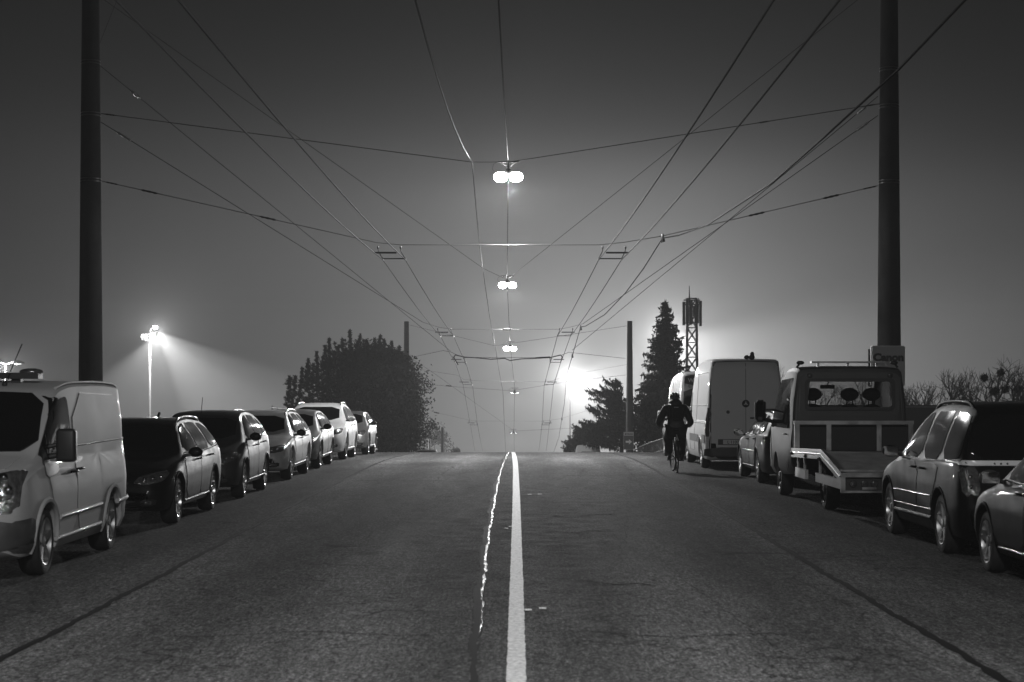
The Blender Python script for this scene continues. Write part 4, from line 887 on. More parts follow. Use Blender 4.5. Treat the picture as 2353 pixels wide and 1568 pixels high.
def polepx(px, topy, d, wt, wb, label, material=CONC):
    p = at(px, topy, d); return pole(p.x, d, p.z, grade(d)-.3, wt, wb, material, label, GP, bands=(p.z-.35,))
pl2 = polepx(934, 739, 138, .185, .29, 'slim concrete pole rising from behind the dense dark tree')
pr2 = polepx(1447, 738, 112, .155, .26, 'slim concrete pole with arrow sign beside the spruce')
polepx(1016.5, 982, 172, .12, .17, 'short-looking far pole beside the leafless shrub beyond the hilltop')
polepx(986.5, 1007, 190, .12, .16, 'lowest far pole half hidden in the bushes beyond the hilltop')
# Canon sign on the pole
sg0 = at(2038, 840, d1-.45); sgn = empty('pole_sign', (sg0.x, sg0.y, sg0.z-.6), 0, 'pale box sign reading Canon on the thick right pole', 'sign')
SIGNM = mat('sign_sheet', .5, .6, noise=.08, nscale=2)
bm = bmesh.new(); bmesh.ops.create_cube(bm, size=1)
for vv in bm.verts: vv.co = Vector((vv.co.x*.96, vv.co.y*.16, vv.co.z*1.15)) + Vector((.02, 0, .58))
bmesh.ops.bevel(bm, geom=bm.edges[:], offset=.03, segments=2, affect='EDGES'); me = bpy.data.meshes.new('p'); bm.to_mesh(me); bm.free(); mobj('sign_panel', me, SIGNM, sgn, 40)
MB().box((-.50, .09, .0), (.46, .16, 1.06)).box((-.3, .1, .1), (.3, .3, .2)).box((-.3, .1, .85), (.3, .3, .95)).build('back_frame', CONCD, sgn)
text('sign_lettering', 'Canon', (.03, -.086, .73), .285, R(90), 0, BLACKPL, sgn, fat=.017, sx=1.12)
# arrow sign
p = at(1444.5, 1014, 111.6); s2 = empty('arrow_sign', (p.x, p.y, p.z-.5), 0, 'dark sign with a pale right-pointing arrow on the slim pole', 'sign')
DS = mat('dark_sign_sheet', .06, .5); LS = mat('pale_sign_sheet', .35, .5)
MB().box((-.31, 0, -.02), (.31, .03, 1.06)).build('sign_panel', LS, s2)
MB().box((-.29, -.01, .0), (.29, -.001, .83)).build('sign_face', DS, s2)
MB().box((-.22, -.012, .88), (-.13, -.002, .98)).build('sign_symbol', DS, s2)
MB().add([(-.18, -.015, .40), (.02, -.015, .40), (.02, -.015, .30), (.20, -.015, .46), (.02, -.015, .62), (.02, -.015, .52), (-.18, -.015, .52)], [tuple(range(7))]).build('arrow_mark', mat('arrow_paint', .7, .5), s2)
for z in (.93,): MB().box((-.1, -.012, z-.03), (.26, -.002, z+.03)).build('sign_strip', DS, s2)

# ------------------------------------------------------------------ overhead wires
GW = 'overhead contact wires'; GS = 'span wires between the poles'
def wire(label, pts, r=.009, m=None, cat='wire', group=GS, sag=0, name='span_wire', smooth=True, n=5):
    P = [at(*p) if len(p) == 3 and p[2] > 8 and not isinstance(p, Vector) else Vector(p) for p in pts]
    Q = []
    for i in range(len(P)-1):
        s_ = sag[i] if isinstance(sag, (list, tuple)) else sag; k = 10
        for j in range(k):
            t_ = j/k; q = P[i].lerp(P[i+1], t_); q.z -= 4*s_*t_*(1-t_); Q.append(q)
    Q.append(P[-1]); o = P[0].copy()
    c = sum(Q, Vector())/len(Q)
    w = MB().tube([q-c for q in Q], r, n).build(name, m or WIREM, None, 80, fix=False); w.location = c
    return tag(w, label, cat, group)
def insul(w, a, b, t0, t1, r=.035):
    """insulator slid onto wire w between fractions t0..t1 of the straight run a-b"""
    A = at(*a); B = at(*b); p0 = A.lerp(B, t0)-w.location; p1 = A.lerp(B, t1)-w.location; m = p0.lerp(p1, .5)
    MB().tube([p0, p0.lerp(p1, .15), p0.lerp(p1, .3), m, p0.lerp(p1, .7), p0.lerp(p1, .85), p1], [.012, r, r*.6, r, r*.6, r, .012], 8).build('insulator', INSUL, w, 60)
# contact wires: world x of each wire at every hanger
ys_ = [-12, 17.5, 52, 84, 104, 118, 150, 200]
zc = [5.6, 5.6, 5.6, 4.38, 3.48, 2.27, -.92, -4.65]
CX = [[-3.85, -3.85, -3.84, -3.55, -3.56, -3.53, -3.88, -4.7], [-3.23, -3.25, -3.20, -2.95, -2.96, -2.93, -3.30, -3.86], [2.45, 2.45, 2.30, 1.81, 1.83, 1.70, 1.97, 2.29], [3.10, 3.08, 2.95, 2.41, 2.43, 2.30, 2.57, 3.1]]
CL = ['outer contact wire of the left pair', 'inner contact wire of the left pair', 'inner contact wire of the right pair', 'outer contact wire of the right pair']
for k in range(4):
    wire(CL[k] + ' running up the road', [Vector((CX[k][i], ys_[i], zc[i])) for i in range(8)], .0135, mat('contact_wire_copper', .01, .75, .0, spec=.15), group=GW, name='contact_wire', sag=[.1, .12, .08, .03, .02, .04, .05])
# hangers on the span wires
def hangers(k, ysp, label):
    i = ys_.index(ysp)
    for side, (a, b) in (('left', (0, 1)), ('right', (2, 3))):
        xa, xb, z = CX[a][i], CX[b][i], zc[i]; sg = -1 if side == 'left' else 1
        cx = (xa+xb)/2; t = empty('wire_hanger', (cx, ysp, z), 0, f'black wire hanger on the {label}, {side} pair', 'wire hanger', 'hangers of the contact wires'); a_, b_ = xa-cx, xb-cx
        dxx = -sg*.0 + (-.22 if side == 'left' else .18)
        for q in (a_, b_):
            MB().tube([(q+dxx*.6, -.05, .36), (q+dxx*.55, -.05, .24), (q, 0, .02)], .019, 6).build('drop_arm', INSUL, t, 60)
            MB().ball((q+dxx*.6, -.05, .34), (.03, .03, .05), 8, 6).build('insulator', INSUL, t, 60)
            MB().box((q-.015, -.12, -.02), (q+.015, .12, .05)).build('wire_clamp', INSUL, t)
        MB().tube([(a_, 0, .03), (b_, 0, .03)], .02, 6).build('spacer_bar', INSUL, t, 60)
        MB().tube([(a_-.28*(-sg)*(-1 if side == 'left' else -1)*.0+dxx*1.1, -.1, .19), (b_+dxx*1.1, -.1, .19)], .03, 6).build('spacer_bar', INSUL, t, 60)
for ysp, lab in ((52, 'nearest span wire'), (84, 'second span wire'), (104, 'span wire with the thick cable'), (118, 'fourth span wire'), (150, 'lowest span wire')): hangers(0, ysp, lab)
L_, = [1]
w = wire('nearest span wire between the two thick poles, gleaming in the middle', [(232, 416, 52), (866, 558, 52), (921, 563, 52), (1377, 563, 52), (1435, 557, 52), (1521, 543, 52), (2018, 427, 52)], .011, mat('bright_span_wire', .12, .3, .8))
insul(w, (232, 416, 52), (866, 558, 52), .02, .06, .025); insul(w, (232, 416, 52), (866, 558, 52), .145, .205); insul(w, (232, 416, 52), (866, 558, 52), .575, .635)
insul(w, (1521, 543, 52), (2018, 427, 52), .40, .475); insul(w, (1521, 543, 52), (2018, 427, 52), .745, .82); insul(w, (1521, 543, 52), (2018, 427, 52), .93, .99, .025)
w = wire('span wire carrying the nearest street lamp between the two thick poles', [(230, 261, 52), (1085, 373, 52), (1168, 373, 52), (2021, 239, 52)], .011)
insul(w, (230, 261, 52), (1085, 373, 52), .015, .04, .03); insul(w, (230, 261, 52), (1085, 373, 52), .28, .31, .016); insul(w, (1168, 373, 52), (2021, 239, 52), .675, .70, .025); insul(w, (1168, 373, 52), (2021, 239, 52), .965, .985, .025)
a, b = (231, 152, 52), (1035, 807, 104); w = wire('steep stay wire from the thick left pole to the cabled span wire', [a, b], .012); insul(w, a, b, .045, .06, .05)
a, b = (232, 281, 52), (972, 741, 84); w = wire('shallow stay wire from the thick left pole to the second span wire', [a, b], .012); insul(w, a, b, .03, .06, .045)
a, b = (2017, 222, 52), (1315, 805, 104); w = wire('steep stay wire from the thick right pole to the cabled span wire', [a, b], .012); insul(w, a, b, .02, .035, .05)
a, b = (2017, 266, 52), (1340, 744, 84); w = wire('shallow stay wire from the thick right pole to the second span wire', [a, b], .012); insul(w, a, b, .02, .045, .045)
w = wire('second span wire, joined to the stay wires at both ends', [(972, 741, 84), (985, 745, 84), (1010.5, 753, 84), (1041, 757, 84), (1284, 757, 84), (1311, 752, 84), (1340, 744, 84)], .010, mat('bright_span_wire', .12, .3, .8))
insul(w, (1041, 757, 84), (1284, 757, 84), .47, .55, .05)
wire('thin stay wire from the thick left pole to the second street lamp', [(228, -8, 52), (1110, 617, 84), (1165, 643, 84)], .010)
wire('thin stay wire from the thick right pole to the second street lamp', [(1165, 643, 84), (1583, 310, 62), (2023, -42, 52)], .010)
wire('short thin wire rising from the thick left pole out of the picture', [(228, 103, 52), (275, -15, 50)], .006)
# cabled span
w = wire('span wire carrying the thick sagging feeder cable', [(943, 822, 138), (1018, 806, 104), (1035, 809, 104), (1048, 815, 104), (1068, 822, 104), (1266, 822, 104), (1288, 817, 104), (1307, 810, 104), (1437, 824, 112)], .012, CABLE)
wire('thick wavy feeder cable strapped under the span wire', [(1053, 839, 104), (1043, 822, 104), (1046, 816, 104), (1068, 821, 104), (1100, 823, 104), (1128, 826, 104), (1160, 824, 104), (1172, 829, 104), (1184, 827, 104), (1200, 825, 104), (1230, 824, 104), (1264, 822, 104), (1288, 816, 104), (1292, 820, 104), (1288, 834, 104)], .028, CABLE, 'cable', None, name='feeder_cable', n=8)
wire('wire link between the left pair and the feeder cable', [(1070, 838, 104), (1066, 822, 104), (1100, 822, 104)], .02, CABLE, 'cable', None, name='feeder_cable')
wire('wire link between the feeder cable and the right pair', [(1230, 822, 104), (1264, 820, 104), (1264, 836, 104)], .02, CABLE, 'cable', None, name='feeder_cable')
wire('span wire of the third street lamp between the slim poles', [(940, 747, 138), (1137, 795, 116), (1173, 790, 116), (1441, 749, 112)], .010)
w = wire('fourth span wire, above the edge-on lamp', [(943, 824, 138), (965, 849, 118), (1052, 863, 118), (1065, 872, 118), (1087, 875, 118), (1249, 878, 118), (1271, 875, 118), (1300, 864, 118), (1440, 838, 114)], .009, mat('bright_span_wire', .12, .3, .8))
insul(w, (1087, 875, 118), (1249, 878, 118), .52, .62, .04)
w = wire('span wire of the fourth street lamp', [(945, 880, 150), (1030, 888, 148), (1156, 897, 148), (1183, 897, 148), (1300, 878, 148), (1438, 862, 146)], .011)
insul(w, (945, 880, 150), (1156, 897, 148), .38, .44, .05)
w = wire('lowest span wire, sloping up to both sides', [(975, 939, 152), (1000, 948, 150), (1080, 966, 150), (1097, 968, 150), (1247, 968, 150), (1264, 966, 150), (1291, 962, 150), (1400, 928, 152)], .009, mat('bright_span_wire', .12, .3, .8))
insul(w, (1000, 948, 150), (1080, 966, 150), -.04, .12, .06)
wire('long thin wire falling from the slim left pole to the lowest street lamp', [(943, 822, 138), (1000, 860, 125), (1180, 990, 180)], .010)
wire('span wire of the lowest street lamp', [(1180, 991, 180), (1335, 983, 182)], .011)
# lengthwise cables over the middle
wire('lamp supply cable running along the lamps over the road', [Vector((-.33, -12, 8.45)), Vector((-.33, 17, 8.45)), (1168, 371, 52), (1165, 640, 84), (1172, 786, 116), (1183, 893, 148), (1181, 985, 180), (1182, 1040, 200)], .016, CABLE, 'cable', None, name='lamp_cable', sag=[.2, .35, .12, .1, .1, .05, 0])
wire('bright edged second cable left of the lamps, kinked at each span', [Vector((-1.75, -12, 8.6)), Vector((-1.72, 17, 8.6)), (1085, 372, 52), (1110, 620, 84), (1138, 795, 116), (1155.5, 898, 148), (1162, 1040, 200)], .02, mat('cable_shiny', .006, .65, .0, spec=.06), 'cable', None, name='suspension_cable', sag=[.4, .75, .35, .3, .2, .1])
# feeder on the right
wire('heavy bare feeder cable passing in front of the thick right pole', [Vector((6.9, 14, 9.2)), Vector((6.4, 20, 7.9)), (2218, 0, 24.5), (2065, 160, 27.5), (1900, 310, 31), (1775, 420, 36), (1625, 518, 45), (1560, 541, 50), (1521, 548, 52)], .019, mat('cable_shiny', .006, .65, .0, spec=.06), 'cable', None, name='feeder_cable', n=8)
wire('feeder cable dropping from clamp to clamp beside the right pair', [(1521, 550, 52), (1479, 617, 58), (1436.5, 674.5, 65), (1389, 723.8, 73), (1346, 749.5, 81), (1334, 752, 84), (1315, 819, 104), (1302, 863, 118), (1297, 926, 138), (1291, 963, 150), (1284, 1006, 175), (1272, 1040, 200)], .017, CABLE, 'cable', None, name='feeder_cable', n=6)
for i, (px, py, d, lab) in enumerate(((1522, 548, 52, 'nearest span wire'), (1334, 754, 84, 'second span wire'), (1315, 818, 104, 'cabled span wire'), (1291, 963, 150, 'lowest span wire'))):
    p = at(px, py, d); t = empty('cable_clamp', p, 0, f'black cable clamp hanging on the {lab} beside the right pair', 'clamp', 'cable clamps of the right feeder')
    MB().tube([(0, 0, .12), (.01, -.02, .0), (.04, 0, -.10)], [.03, .05, .04], 8).build('clamp_body', INSUL, t, 50); MB().tube([(-.03, 0, .0), (-.02, 0, -.13)], .02, 6).build('clamp_tail', INSUL, t, 50)

# ------------------------------------------------------------------ trees
def blades(n_, fn, name, material, parent):
    vs = np.empty((n_*3, 3)); 
    for i in range(n_):
        a, b, c = fn(i); vs[i*3] = a; vs[i*3+1] = b; vs[i*3+2] = c
    me = bpy.data.meshes.new(name); me.vertices.add(n_*3); me.vertices.foreach_set('co', vs.ravel()); me.loops.add(n_*3); me.loops.foreach_set('vertex_index', np.arange(n_*3))
    me.polygons.add(n_); me.polygons.foreach_set('loop_start', np.arange(0, n_*3, 3)); me.update(calc_edges=True); me.validate()
    return mobj(name, me, material, parent)
def rdir(r, up=0):
    while True:
        v = Vector((r.uniform(-1, 1), r.uniform(-1, 1), r.uniform(-1, 1)))
        if .05 < v.length < 1: v.normalize(); v.z += up; return v.normalized()
def tuft_tris(T, p, r, n, l, w, up=.35):
    for _ in range(n):
        dv = rdir(r, up); s_ = dv.cross(rdir(r)).normalized()*w; q = p + dv*l*r.uniform(.6, 1.1); p0 = p + rdir(r)*l*.15
        T.append((p0-s_, p0+s_, q))
def tri_obj(T, name, m, parent, base):
    return blades(len(T), lambda i: tuple(v-base for v in T[i]), name, m, parent)
def limb(mb, a, b, r0, r1, r, wig=.06, n=6):
    pts = []; L = (b-a).length
    for i in range(n+1):
        t_ = i/n; p = a.lerp(b, t_); p += Vector((r.uniform(-1, 1), r.uniform(-1, 1), r.uniform(-1, 1)))*wig*L*math.sin(t_*math.pi)*.5; pts.append(p)
    mb.tube(pts, [r0+(r1-r0)*i/n for i in range(n+1)], 5); return pts
# big pine on the left
r = random.Random(3); D = 124
c2v = lambda X, Y, d=D: at(588.3+X*.2197, 714.3+Y*.2197, d)
base = c2v(830, 1480); base.z = grade(D)-.6
t = empty('pine_tree', base, 0, 'bushy pine with upright tufted shoots beyond the left row of cars', 'tree')
tips = [(985, 215), (905, 300), (1060, 330), (765, 300), (725, 370), (865, 370), (635, 435), (700, 480), (545, 520), (600, 560), (485, 605), (530, 640), (345, 695), (410, 690), (335, 850), (460, 800), (375, 960), (400, 1020), (1090, 260), (1150, 315), (1130, 420), (820, 430), (900, 470), (740, 600), (640, 700), (560, 860), (500, 930), (640, 950), (1300, 265), (1240, 300), (1340, 310), (1420, 330), (1390, 380), (1500, 380), (1470, 420), (1215, 380), (1530, 440), (990, 420), (1050, 520), (960, 600), (860, 640), (780, 760), (700, 850), (880, 860), (960, 760), (1000, 900)]
trunk = MB(); br = MB(); T = []
fork = c2v(820, 1000); limb(trunk, base, fork, .38, .28, r); limb(trunk, fork, c2v(980, 420), .28, .06, r); limb(trunk, fork, c2v(640, 720), .2, .05, r)
for (X, Y) in tips:
    tip = c2v(X, Y, D + r.uniform(-3.5, 3.5)*(.3 if X < 450 else 1)); root_ = c2v(900-(900-X)*.35, max(Y+120, 600+(Y-300)*.7), D + r.uniform(-1, 1))
    pts = limb(br, fork.lerp(root_, .75), tip, .07, .02, r, .12)
    Lc = r.uniform(1.3, 2.2); rad = r.uniform(.20, .30)
    for k in range(26):
        f = k/26; p = tip + Vector((r.gauss(0, rad*.55)*(f+.12), r.gauss(0, rad*.55)*(f+.12), -Lc*f)); tuft_tris(T, p, r, 24, .21, .045, .5)
    for p in pts[2:5]:
        for _ in range(3): tuft_tris(T, p+Vector((r.gauss(0, .25), r.gauss(0, .5), r.gauss(0, .2))), r, 16, .26, .045)
poly = [(985, 440), (860, 560), (760, 520), (680, 640), (600, 700), (560, 760), (580, 820), (760, 830), (900, 920), (1000, 1500), (1500, 1500), (1545, 520), (1420, 500), (1300, 440), (1180, 560), (1090, 470)]
def inside(x, y, P):
    c = False; j = len(P)-1
    for i in range(len(P)):
        if (P[i][1] > y) != (P[j][1] > y) and x < (P[j][0]-P[i][0])*(y-P[i][1])/(P[j][1]-P[i][1])+P[i][0]: c = not c
        j = i
    return c
k = 0
while k < 1500:
    X, Y = r.uniform(480, 1560), r.uniform(260, 1500)
    if inside(X, Y, poly) and (X > 900 or r.random() < .33): k += 1; tuft_tris(T, c2v(X, Y, D+r.uniform(-4, 4)), r, 13, .36, .05)
for (X, Y) in [(380, 760), (430, 880), (520, 1000), (600, 980), (450, 1030)]:
    for _ in range(8): tuft_tris(T, c2v(X+r.gauss(0, 35), Y+r.gauss(0, 30), D+r.uniform(-1, 1)), r, 13, .34, .03)
for pth in ([(820, 1000), (600, 960), (450, 880), (370, 830)], [(820, 1000), (700, 900), (620, 880), (500, 960)], [(830, 1480), (820, 1000)]):
    limb(br, c2v(*pth[0]), c2v(*pth[1]), .12, .08, r)
    for a, b in zip(pth[1:], pth[2:]): limb(br, c2v(*a), c2v(*b), .07, .04, r)
for MBx, nm in ((trunk, 'trunk'), (br, 'branches')):
    MBx.v = [tuple(Vector(q)-base) for q in MBx.v]; MBx.build(nm, BARKM, t, 60, fix=False)
tri_obj(T, 'crown', PINEM, t, base)
# dense evergreen beside it
def leafy(label, d, blobs, n_, size, base_px, trunk_r=.2, seed=1, wisps=(), cat='tree', name='broadleaf_tree', gray=LEAFM):
    r = random.Random(seed); base = at(base_px[0], base_px[1], d); base.z = grade(d)-.8
    t = empty(name, base, 0, label, cat); T = []; tot = sum(a*b for _, _, a, b in blobs)
    br = MB()
    for (cx, cy, rx, ry) in blobs:
        c = at(cx, cy, d); R_ = Vector((rx*d/4200, min(rx, ry)*d/4200, ry*d/4200)); lim = limb(br, base + Vector((0, 0, 1)), c, trunk_r*.6, .04, r, .1)
        for _ in range(int(n_*rx*ry/tot)):
            v = rdir(r)*(r.random()**.4); p = c + Vector((v.x*R_.x, v.y*R_.y, v.z*R_.z))
            if r.random() < .12: p += rdir(r)*R_.x*.15
            for _ in range(7):
                dv = rdir(r); s_ = dv.cross(rdir(r)).normalized()*size*.35; q0 = p+rdir(r)*size*1.1; T.append((q0-s_, q0+s_, q0+dv*size))
    for (ax, ay, bx, by) in wisps:
        a, b = at(ax, ay, d), at(bx, by, d); pts = limb(br, a, b, .05, .012, r, .15)
        for p in pts:
            for _ in range(22):
                q0 = p + Vector((r.gauss(0, .25), r.gauss(0, .4), r.gauss(0, .22))); dv = rdir(r); s_ = dv.cross(rdir(r)).normalized()*size*.3; T.append((q0-s_, q0+s_, q0+dv*size*.9))
    tr_ = MB(); limb(tr_, base, base+Vector((0, 0, 2)), trunk_r, trunk_r*.7, r)
    for MBx, nm in ((tr_, 'trunk'), (br, 'branches')):
        MBx.v = [tuple(Vector(q)-base) for q in MBx.v]; MBx.build(nm, BARKM, t, 60, fix=False)
    tri_obj(T, 'crown', gray, t, base); return t
leafy('dense dark evergreen crown to the right of the pine, wispy towards the road', 119,
      [(860, 900, 85, 110), (900, 950, 70, 100), (880, 1010, 90, 60), (840, 830, 60, 45), (925, 880, 40, 55), (940, 960, 35, 80), (920, 1030, 60, 40), (900, 840, 42, 40)], 3600, .2, (890, 1040), .35, 5,
      wisps=[(940, 880, 985, 878), (945, 900, 988, 893), (940, 870, 972, 864), (950, 915, 978, 922), (950, 950, 975, 940), (950, 970, 985, 975), (960, 990, 1000, 978), (955, 1000, 990, 1000), (930, 850, 955, 842), (920, 835, 943, 832)])
leafy('small shrubby tree beyond the hilltop next to the far pole', 200, [(1000, 1005, 22, 26), (985, 1020, 20, 20), (1028, 1025, 14, 18), (1018, 1012, 12, 16)], 130, .2, (1003, 1040), .1, 8,
      wisps=[(1000, 1010, 998, 976), (1005, 1010, 1010, 980), (995, 1010, 985, 985), (1020, 1020, 1026, 1000), (1005, 1005, 1018, 990)])
# conifers with layered boughs
def bough(T, a, b, r, w, droop=.15, dens=1.0, size=.22):
    L = (b-a).length; n = max(3, int(L/.16*dens)); side = (b-a).cross(Vector((0, 0, 1))).normalized()
    for i in range(n):
        f = (i+.5)/n; p = a.lerp(b, f); p.z -= droop*L*math.sin(f*math.pi)
        ww = w*(1-f*.75)
        for sg in (1, -1):
            q = p + side*sg*ww*r.uniform(.4, 1.1) + (b-a).normalized()*ww*.6 + Vector((0, 0, r.uniform(-.14, .06))); s_ = (b-a).normalized()*size*.35
            T.append((p-s_, p+s_, q)); 
        dv = rdir(r); s_ = dv.cross(rdir(r)).normalized()*size*.3; T.append((p-s_, p+s_, p+dv*size)); T.append((p, p+s_*1.4, p+Vector((r.uniform(-.1, .1), r.uniform(-.1, .1), -size*1.3))))
def conifer(label, px, topy, d, halfw_px, boty, seed, lv=58, name='spruce_tree'):
    r = random.Random(seed); top = at(px, topy, d); base = Vector((top.x, d, grade(d)-.6)); zb = at(px, boty, d).z; Rm = halfw_px*d/4200
    t = empty(name, base, 0, label, 'tree'); T = []; br = MB()
    for i in range(lv):
        f = (i+.4)/lv; z = top.z + (zb-top.z)*f; rad = Rm*(f**.62)*1.05 + .10
        for j in range(7 + int(f*5)):
            q = r.uniform(0, 6.283); l = rad*r.uniform(.62, 1.14); a = Vector((top.x, d, z+.1)); b = Vector((top.x+l*math.cos(q), d+l*math.sin(q), z - l*.10 + r.uniform(-.1, .12)))
            bough(T, a, b, r, .24+.18*f, .10, 1.15, .26+.08*f)
            if l > .8: br.tube([a-base, b-base], [.025, .008], 3, False)
    for _ in range(5): bough(T, top-Vector((0, 0, .5)), top+Vector((r.uniform(-.12, .12), 0, r.uniform(-.15, .1))), r, .1, 0, 1.5, .14)
    MB().tube([(0, 0, 0), (0, 0, (top.z-base.z)*.5), (0, 0, top.z-base.z)], [.24, .14, .02], 8).build('trunk', BARKM, t, 60)
    br.build('branches', BARKM, t, fix=False); tri_obj(T, 'crown', PINEM, t, base); return t
conifer('tall pointed spruce standing in front of a bright glow', 1529, 696, 122, 69, 960, 21)
leafy('dark foliage mass at the foot of the spruce behind the minibus', 118, [(1500, 1000, 60, 55), (1545, 960, 45, 70), (1480, 960, 35, 50), (1560, 1010, 50, 45)], 1500, .2, (1520, 1040), .1, 31)
def cedar(label, d, trunk_px, topy, tips, seed, fill):
    r = random.Random(seed); tp = at(trunk_px, topy, d); base = Vector((tp.x, d, grade(d)-.5)); t = empty('cedar_tree', base, 0, label, 'tree'); T = []; br = MB()
    for (px, py) in tips:
        b = at(px, py, d+r.uniform(-1.5, 1.5)); fz = b.z - abs(b.x-tp.x)*.28; a = Vector((tp.x, d, fz))
        a = a.lerp(b, .1); br.tube([a-base, b-base], [.05, .012], 4, False); bough(T, a, b, r, .34, .05, 1.7, .26)
        for k in range(9):
            f = r.uniform(.25, .95); c = a.lerp(b, f); e = c + (b-a).normalized()*r.uniform(.3, .8) + Vector((0, r.uniform(-.7, .7), r.uniform(-.1, .35))); bough(T, c, e, r, .16, 0, 1.4, .2)
    for (cx, cy, rx, ry, n_) in fill:
        c = at(cx, cy, d)
        for _ in range(n_):
            v = rdir(r)*(r.random()**.4); p = c+Vector((v.x*rx, v.y*rx, v.z*ry))*d/4200; e = p + Vector((-r.uniform(.2, .7), r.uniform(-.4, .4), r.uniform(0, .3))); bough(T, p, e, r, .2, 0, 1.5, .24)
    MB().tube([(0, 0, 0), (0, 0, tp.z-base.z)], [.2, .05], 8).build('trunk', BARKM, t, 60)
    br.build('branches', BARKM, t, fix=False); tri_obj(T, 'crown', PINEM, t, base); return t
cedar('cedar with long level boughs reaching left towards the road', 128, 1428, 890,
      [(1350, 899), (1372, 902), (1364, 917), (1399, 881), (1412, 886), (1384, 895), (1344, 936), (1362, 946), (1384, 942), (1330, 969), (1346, 974), (1378, 962), (1390, 925), (1400, 905), (1420, 880), (1375, 985), (1385, 975)],
      41, [(1425, 960, 28, 70, 150), (1405, 1000, 40, 40, 150), (1445, 980, 30, 60, 140), (1420, 920, 16, 30, 60), (1380, 1010, 28, 25, 70)])
cedar('low conifer at the edge of the road in front of the far pale van', 145, 1345, 975,
      [(1302, 1020), (1310, 1010), (1296, 1034), (1322, 996), (1330, 985), (1340, 978), (1318, 1016), (1350, 980), (1360, 990)], 43, [(1345, 1005, 22, 24, 90), (1330, 1025, 26, 14, 60), (1370, 1000, 16, 30, 60)])
leafy('tiny clipped bush beyond the hilltop left of the cables', 185, [(1048, 1036, 10, 6)], 40, .16, (1048, 1041), .05, 77, cat='bush', name='bush')

# leafless trees on the right
def bare(label, px, topy, d, seed, spread=1.0, nests=()):
    r = random.Random(seed); base = at(px, 1000, d); base.z = grade(d)+.1; top = at(px, topy, d).z; Hh = top-base.z
    t = empty('leafless_tree', base, 0, label, 'tree', 'leafless trees behind the dark wall'); tr_ = MB(); br = MB()
    def grow(p, dv, L, rad, lvl):
        pts = [p]; q = p; v = dv.copy()
        for k in range(3):
            v = (v + rdir(r)*.22 + Vector((0, 0, .10))).normalized(); q = q + v*L/3; pts.append(q)
        (tr_ if lvl == 0 else br).tube([x-base for x in pts], [rad, rad*.85, rad*.72, rad*.6], 4 if lvl < 3 else 3, False)
        if lvl >= 5: return
        n = r.choice((2, 3, 3)) if lvl else 5
        for _ in range(n):
            nv = (v + rdir(r)*(.75*spread)).normalized(); grow(q.lerp(pts[2], r.random()*.6), nv, L*r.uniform(.62, .85), rad*.58, lvl+1)
        if lvl in (1, 2, 3): grow(pts[1], (v+rdir(r)*.9).normalized(), L*.55, rad*.45, lvl+2)
    grow(base, Vector((0, 0, 1)), Hh*.30, .13, 0)
    tr_.build('trunk', BARKM, t, fix=False); br.build('branches', BARKM, t, fix=False)
    T = []
    for (nx, ny, nr) in nests:
        c = at(nx, ny, d); T = []
        for _ in range(90): tuft_tris(T, c+rdir(r)*nr*.8*d/4200*r.random()**.5, r, 5, .16, .02, 0)
        tri_obj(T, 'mistletoe', LEAFM, t, base)
    return t
for i, (px, ty, d, lab, ne) in enumerate([(1812, 832, 92, 'leafless tree showing above the white high van', ()), (1905, 838, 104, 'leafless tree seen through the truck cab window', ()), (1975, 840, 100, 'leafless tree behind the roof bar of the truck', ()),
    (2100, 842, 90, 'leafless tree just right of the Canon sign', ()), (2162, 826, 84, 'slender leafless tree, second from the Canon sign', ()), (2228, 832, 88, 'leafless tree between the slender one and the mistletoe tree', ()),
    (2290, 808, 74, 'tallest leafless tree with round mistletoe clumps', ((2262, 868, 9), (2300, 856, 10), (2285, 900, 11), (2310, 895, 9))), (2345, 808, 78, 'leafless tree cut by the right picture edge', ((2338, 895, 10),)), (2380, 820, 86, 'leafless tree at the picture corner behind the last one', ())]):
    bare(lab, px, ty, d, 100+i, 1.0, ne)
lo = at(2070, 931, 80); MB()
wl = MB(); wl.box((-9, 0, 0), (12, .4, 2.4)); wl = wl.build('boundary_wall', WALLM, None); wl.location = (lo.x+5, 80, lo.z-2.4); tag(wl, 'long dark wall under the leafless trees on the right', 'wall')
MB().box((-9.05, -.06, 2.28), (12.05, .46, 2.36)).build('wall_coping', GREYPL, wl)

# ------------------------------------------------------------------ antenna mast
DM = 150; km = DM/205
p = at(1590, 1000, DM); zb = grade(DM)-1
mast = empty('antenna_mast', (p.x, DM, zb), 0, 'lattice phone mast with tall panel antennas behind the spruce', 'mast')
ztop = at(0, 686, DM).z - zb; w0, w1 = .75*km, .50*km
AN = mat('antenna_grey', .04, .6)
mb = MB(); n = 14
cor = [(-1, -1), (1, -1), (1, 1), (-1, 1)]
def wd(z): return w0+(w1-w0)*z/ztop
for a, b in cor: mb.tube([(a*wd(0), b*wd(0), 0), (a*wd(ztop), b*wd(ztop), ztop)], .07, 5)
mb.build('leg', AN, mast, 50)
mb = MB()
for k in range(n):
    z0, z1 = ztop*k/n, ztop*(k+1)/n
    for i in range(4):
        a, b = cor[i], cor[(i+1) % 4]
        mb.tube([(a[0]*wd(z0), a[1]*wd(z0), z0), (b[0]*wd(z1), b[1]*wd(z1), z1)], .035, 4, False); mb.tube([(b[0]*wd(z0), b[1]*wd(z0), z0), (a[0]*wd(z1), a[1]*wd(z1), z1)], .035, 4, False)
        mb.tube([(a[0]*wd(z1), a[1]*wd(z1), z1), (b[0]*wd(z1), b[1]*wd(z1), z1)], .035, 4, False)
mb.build('bracing', AN, mast)
zz = lambda py: at(0, py, DM).z - zb
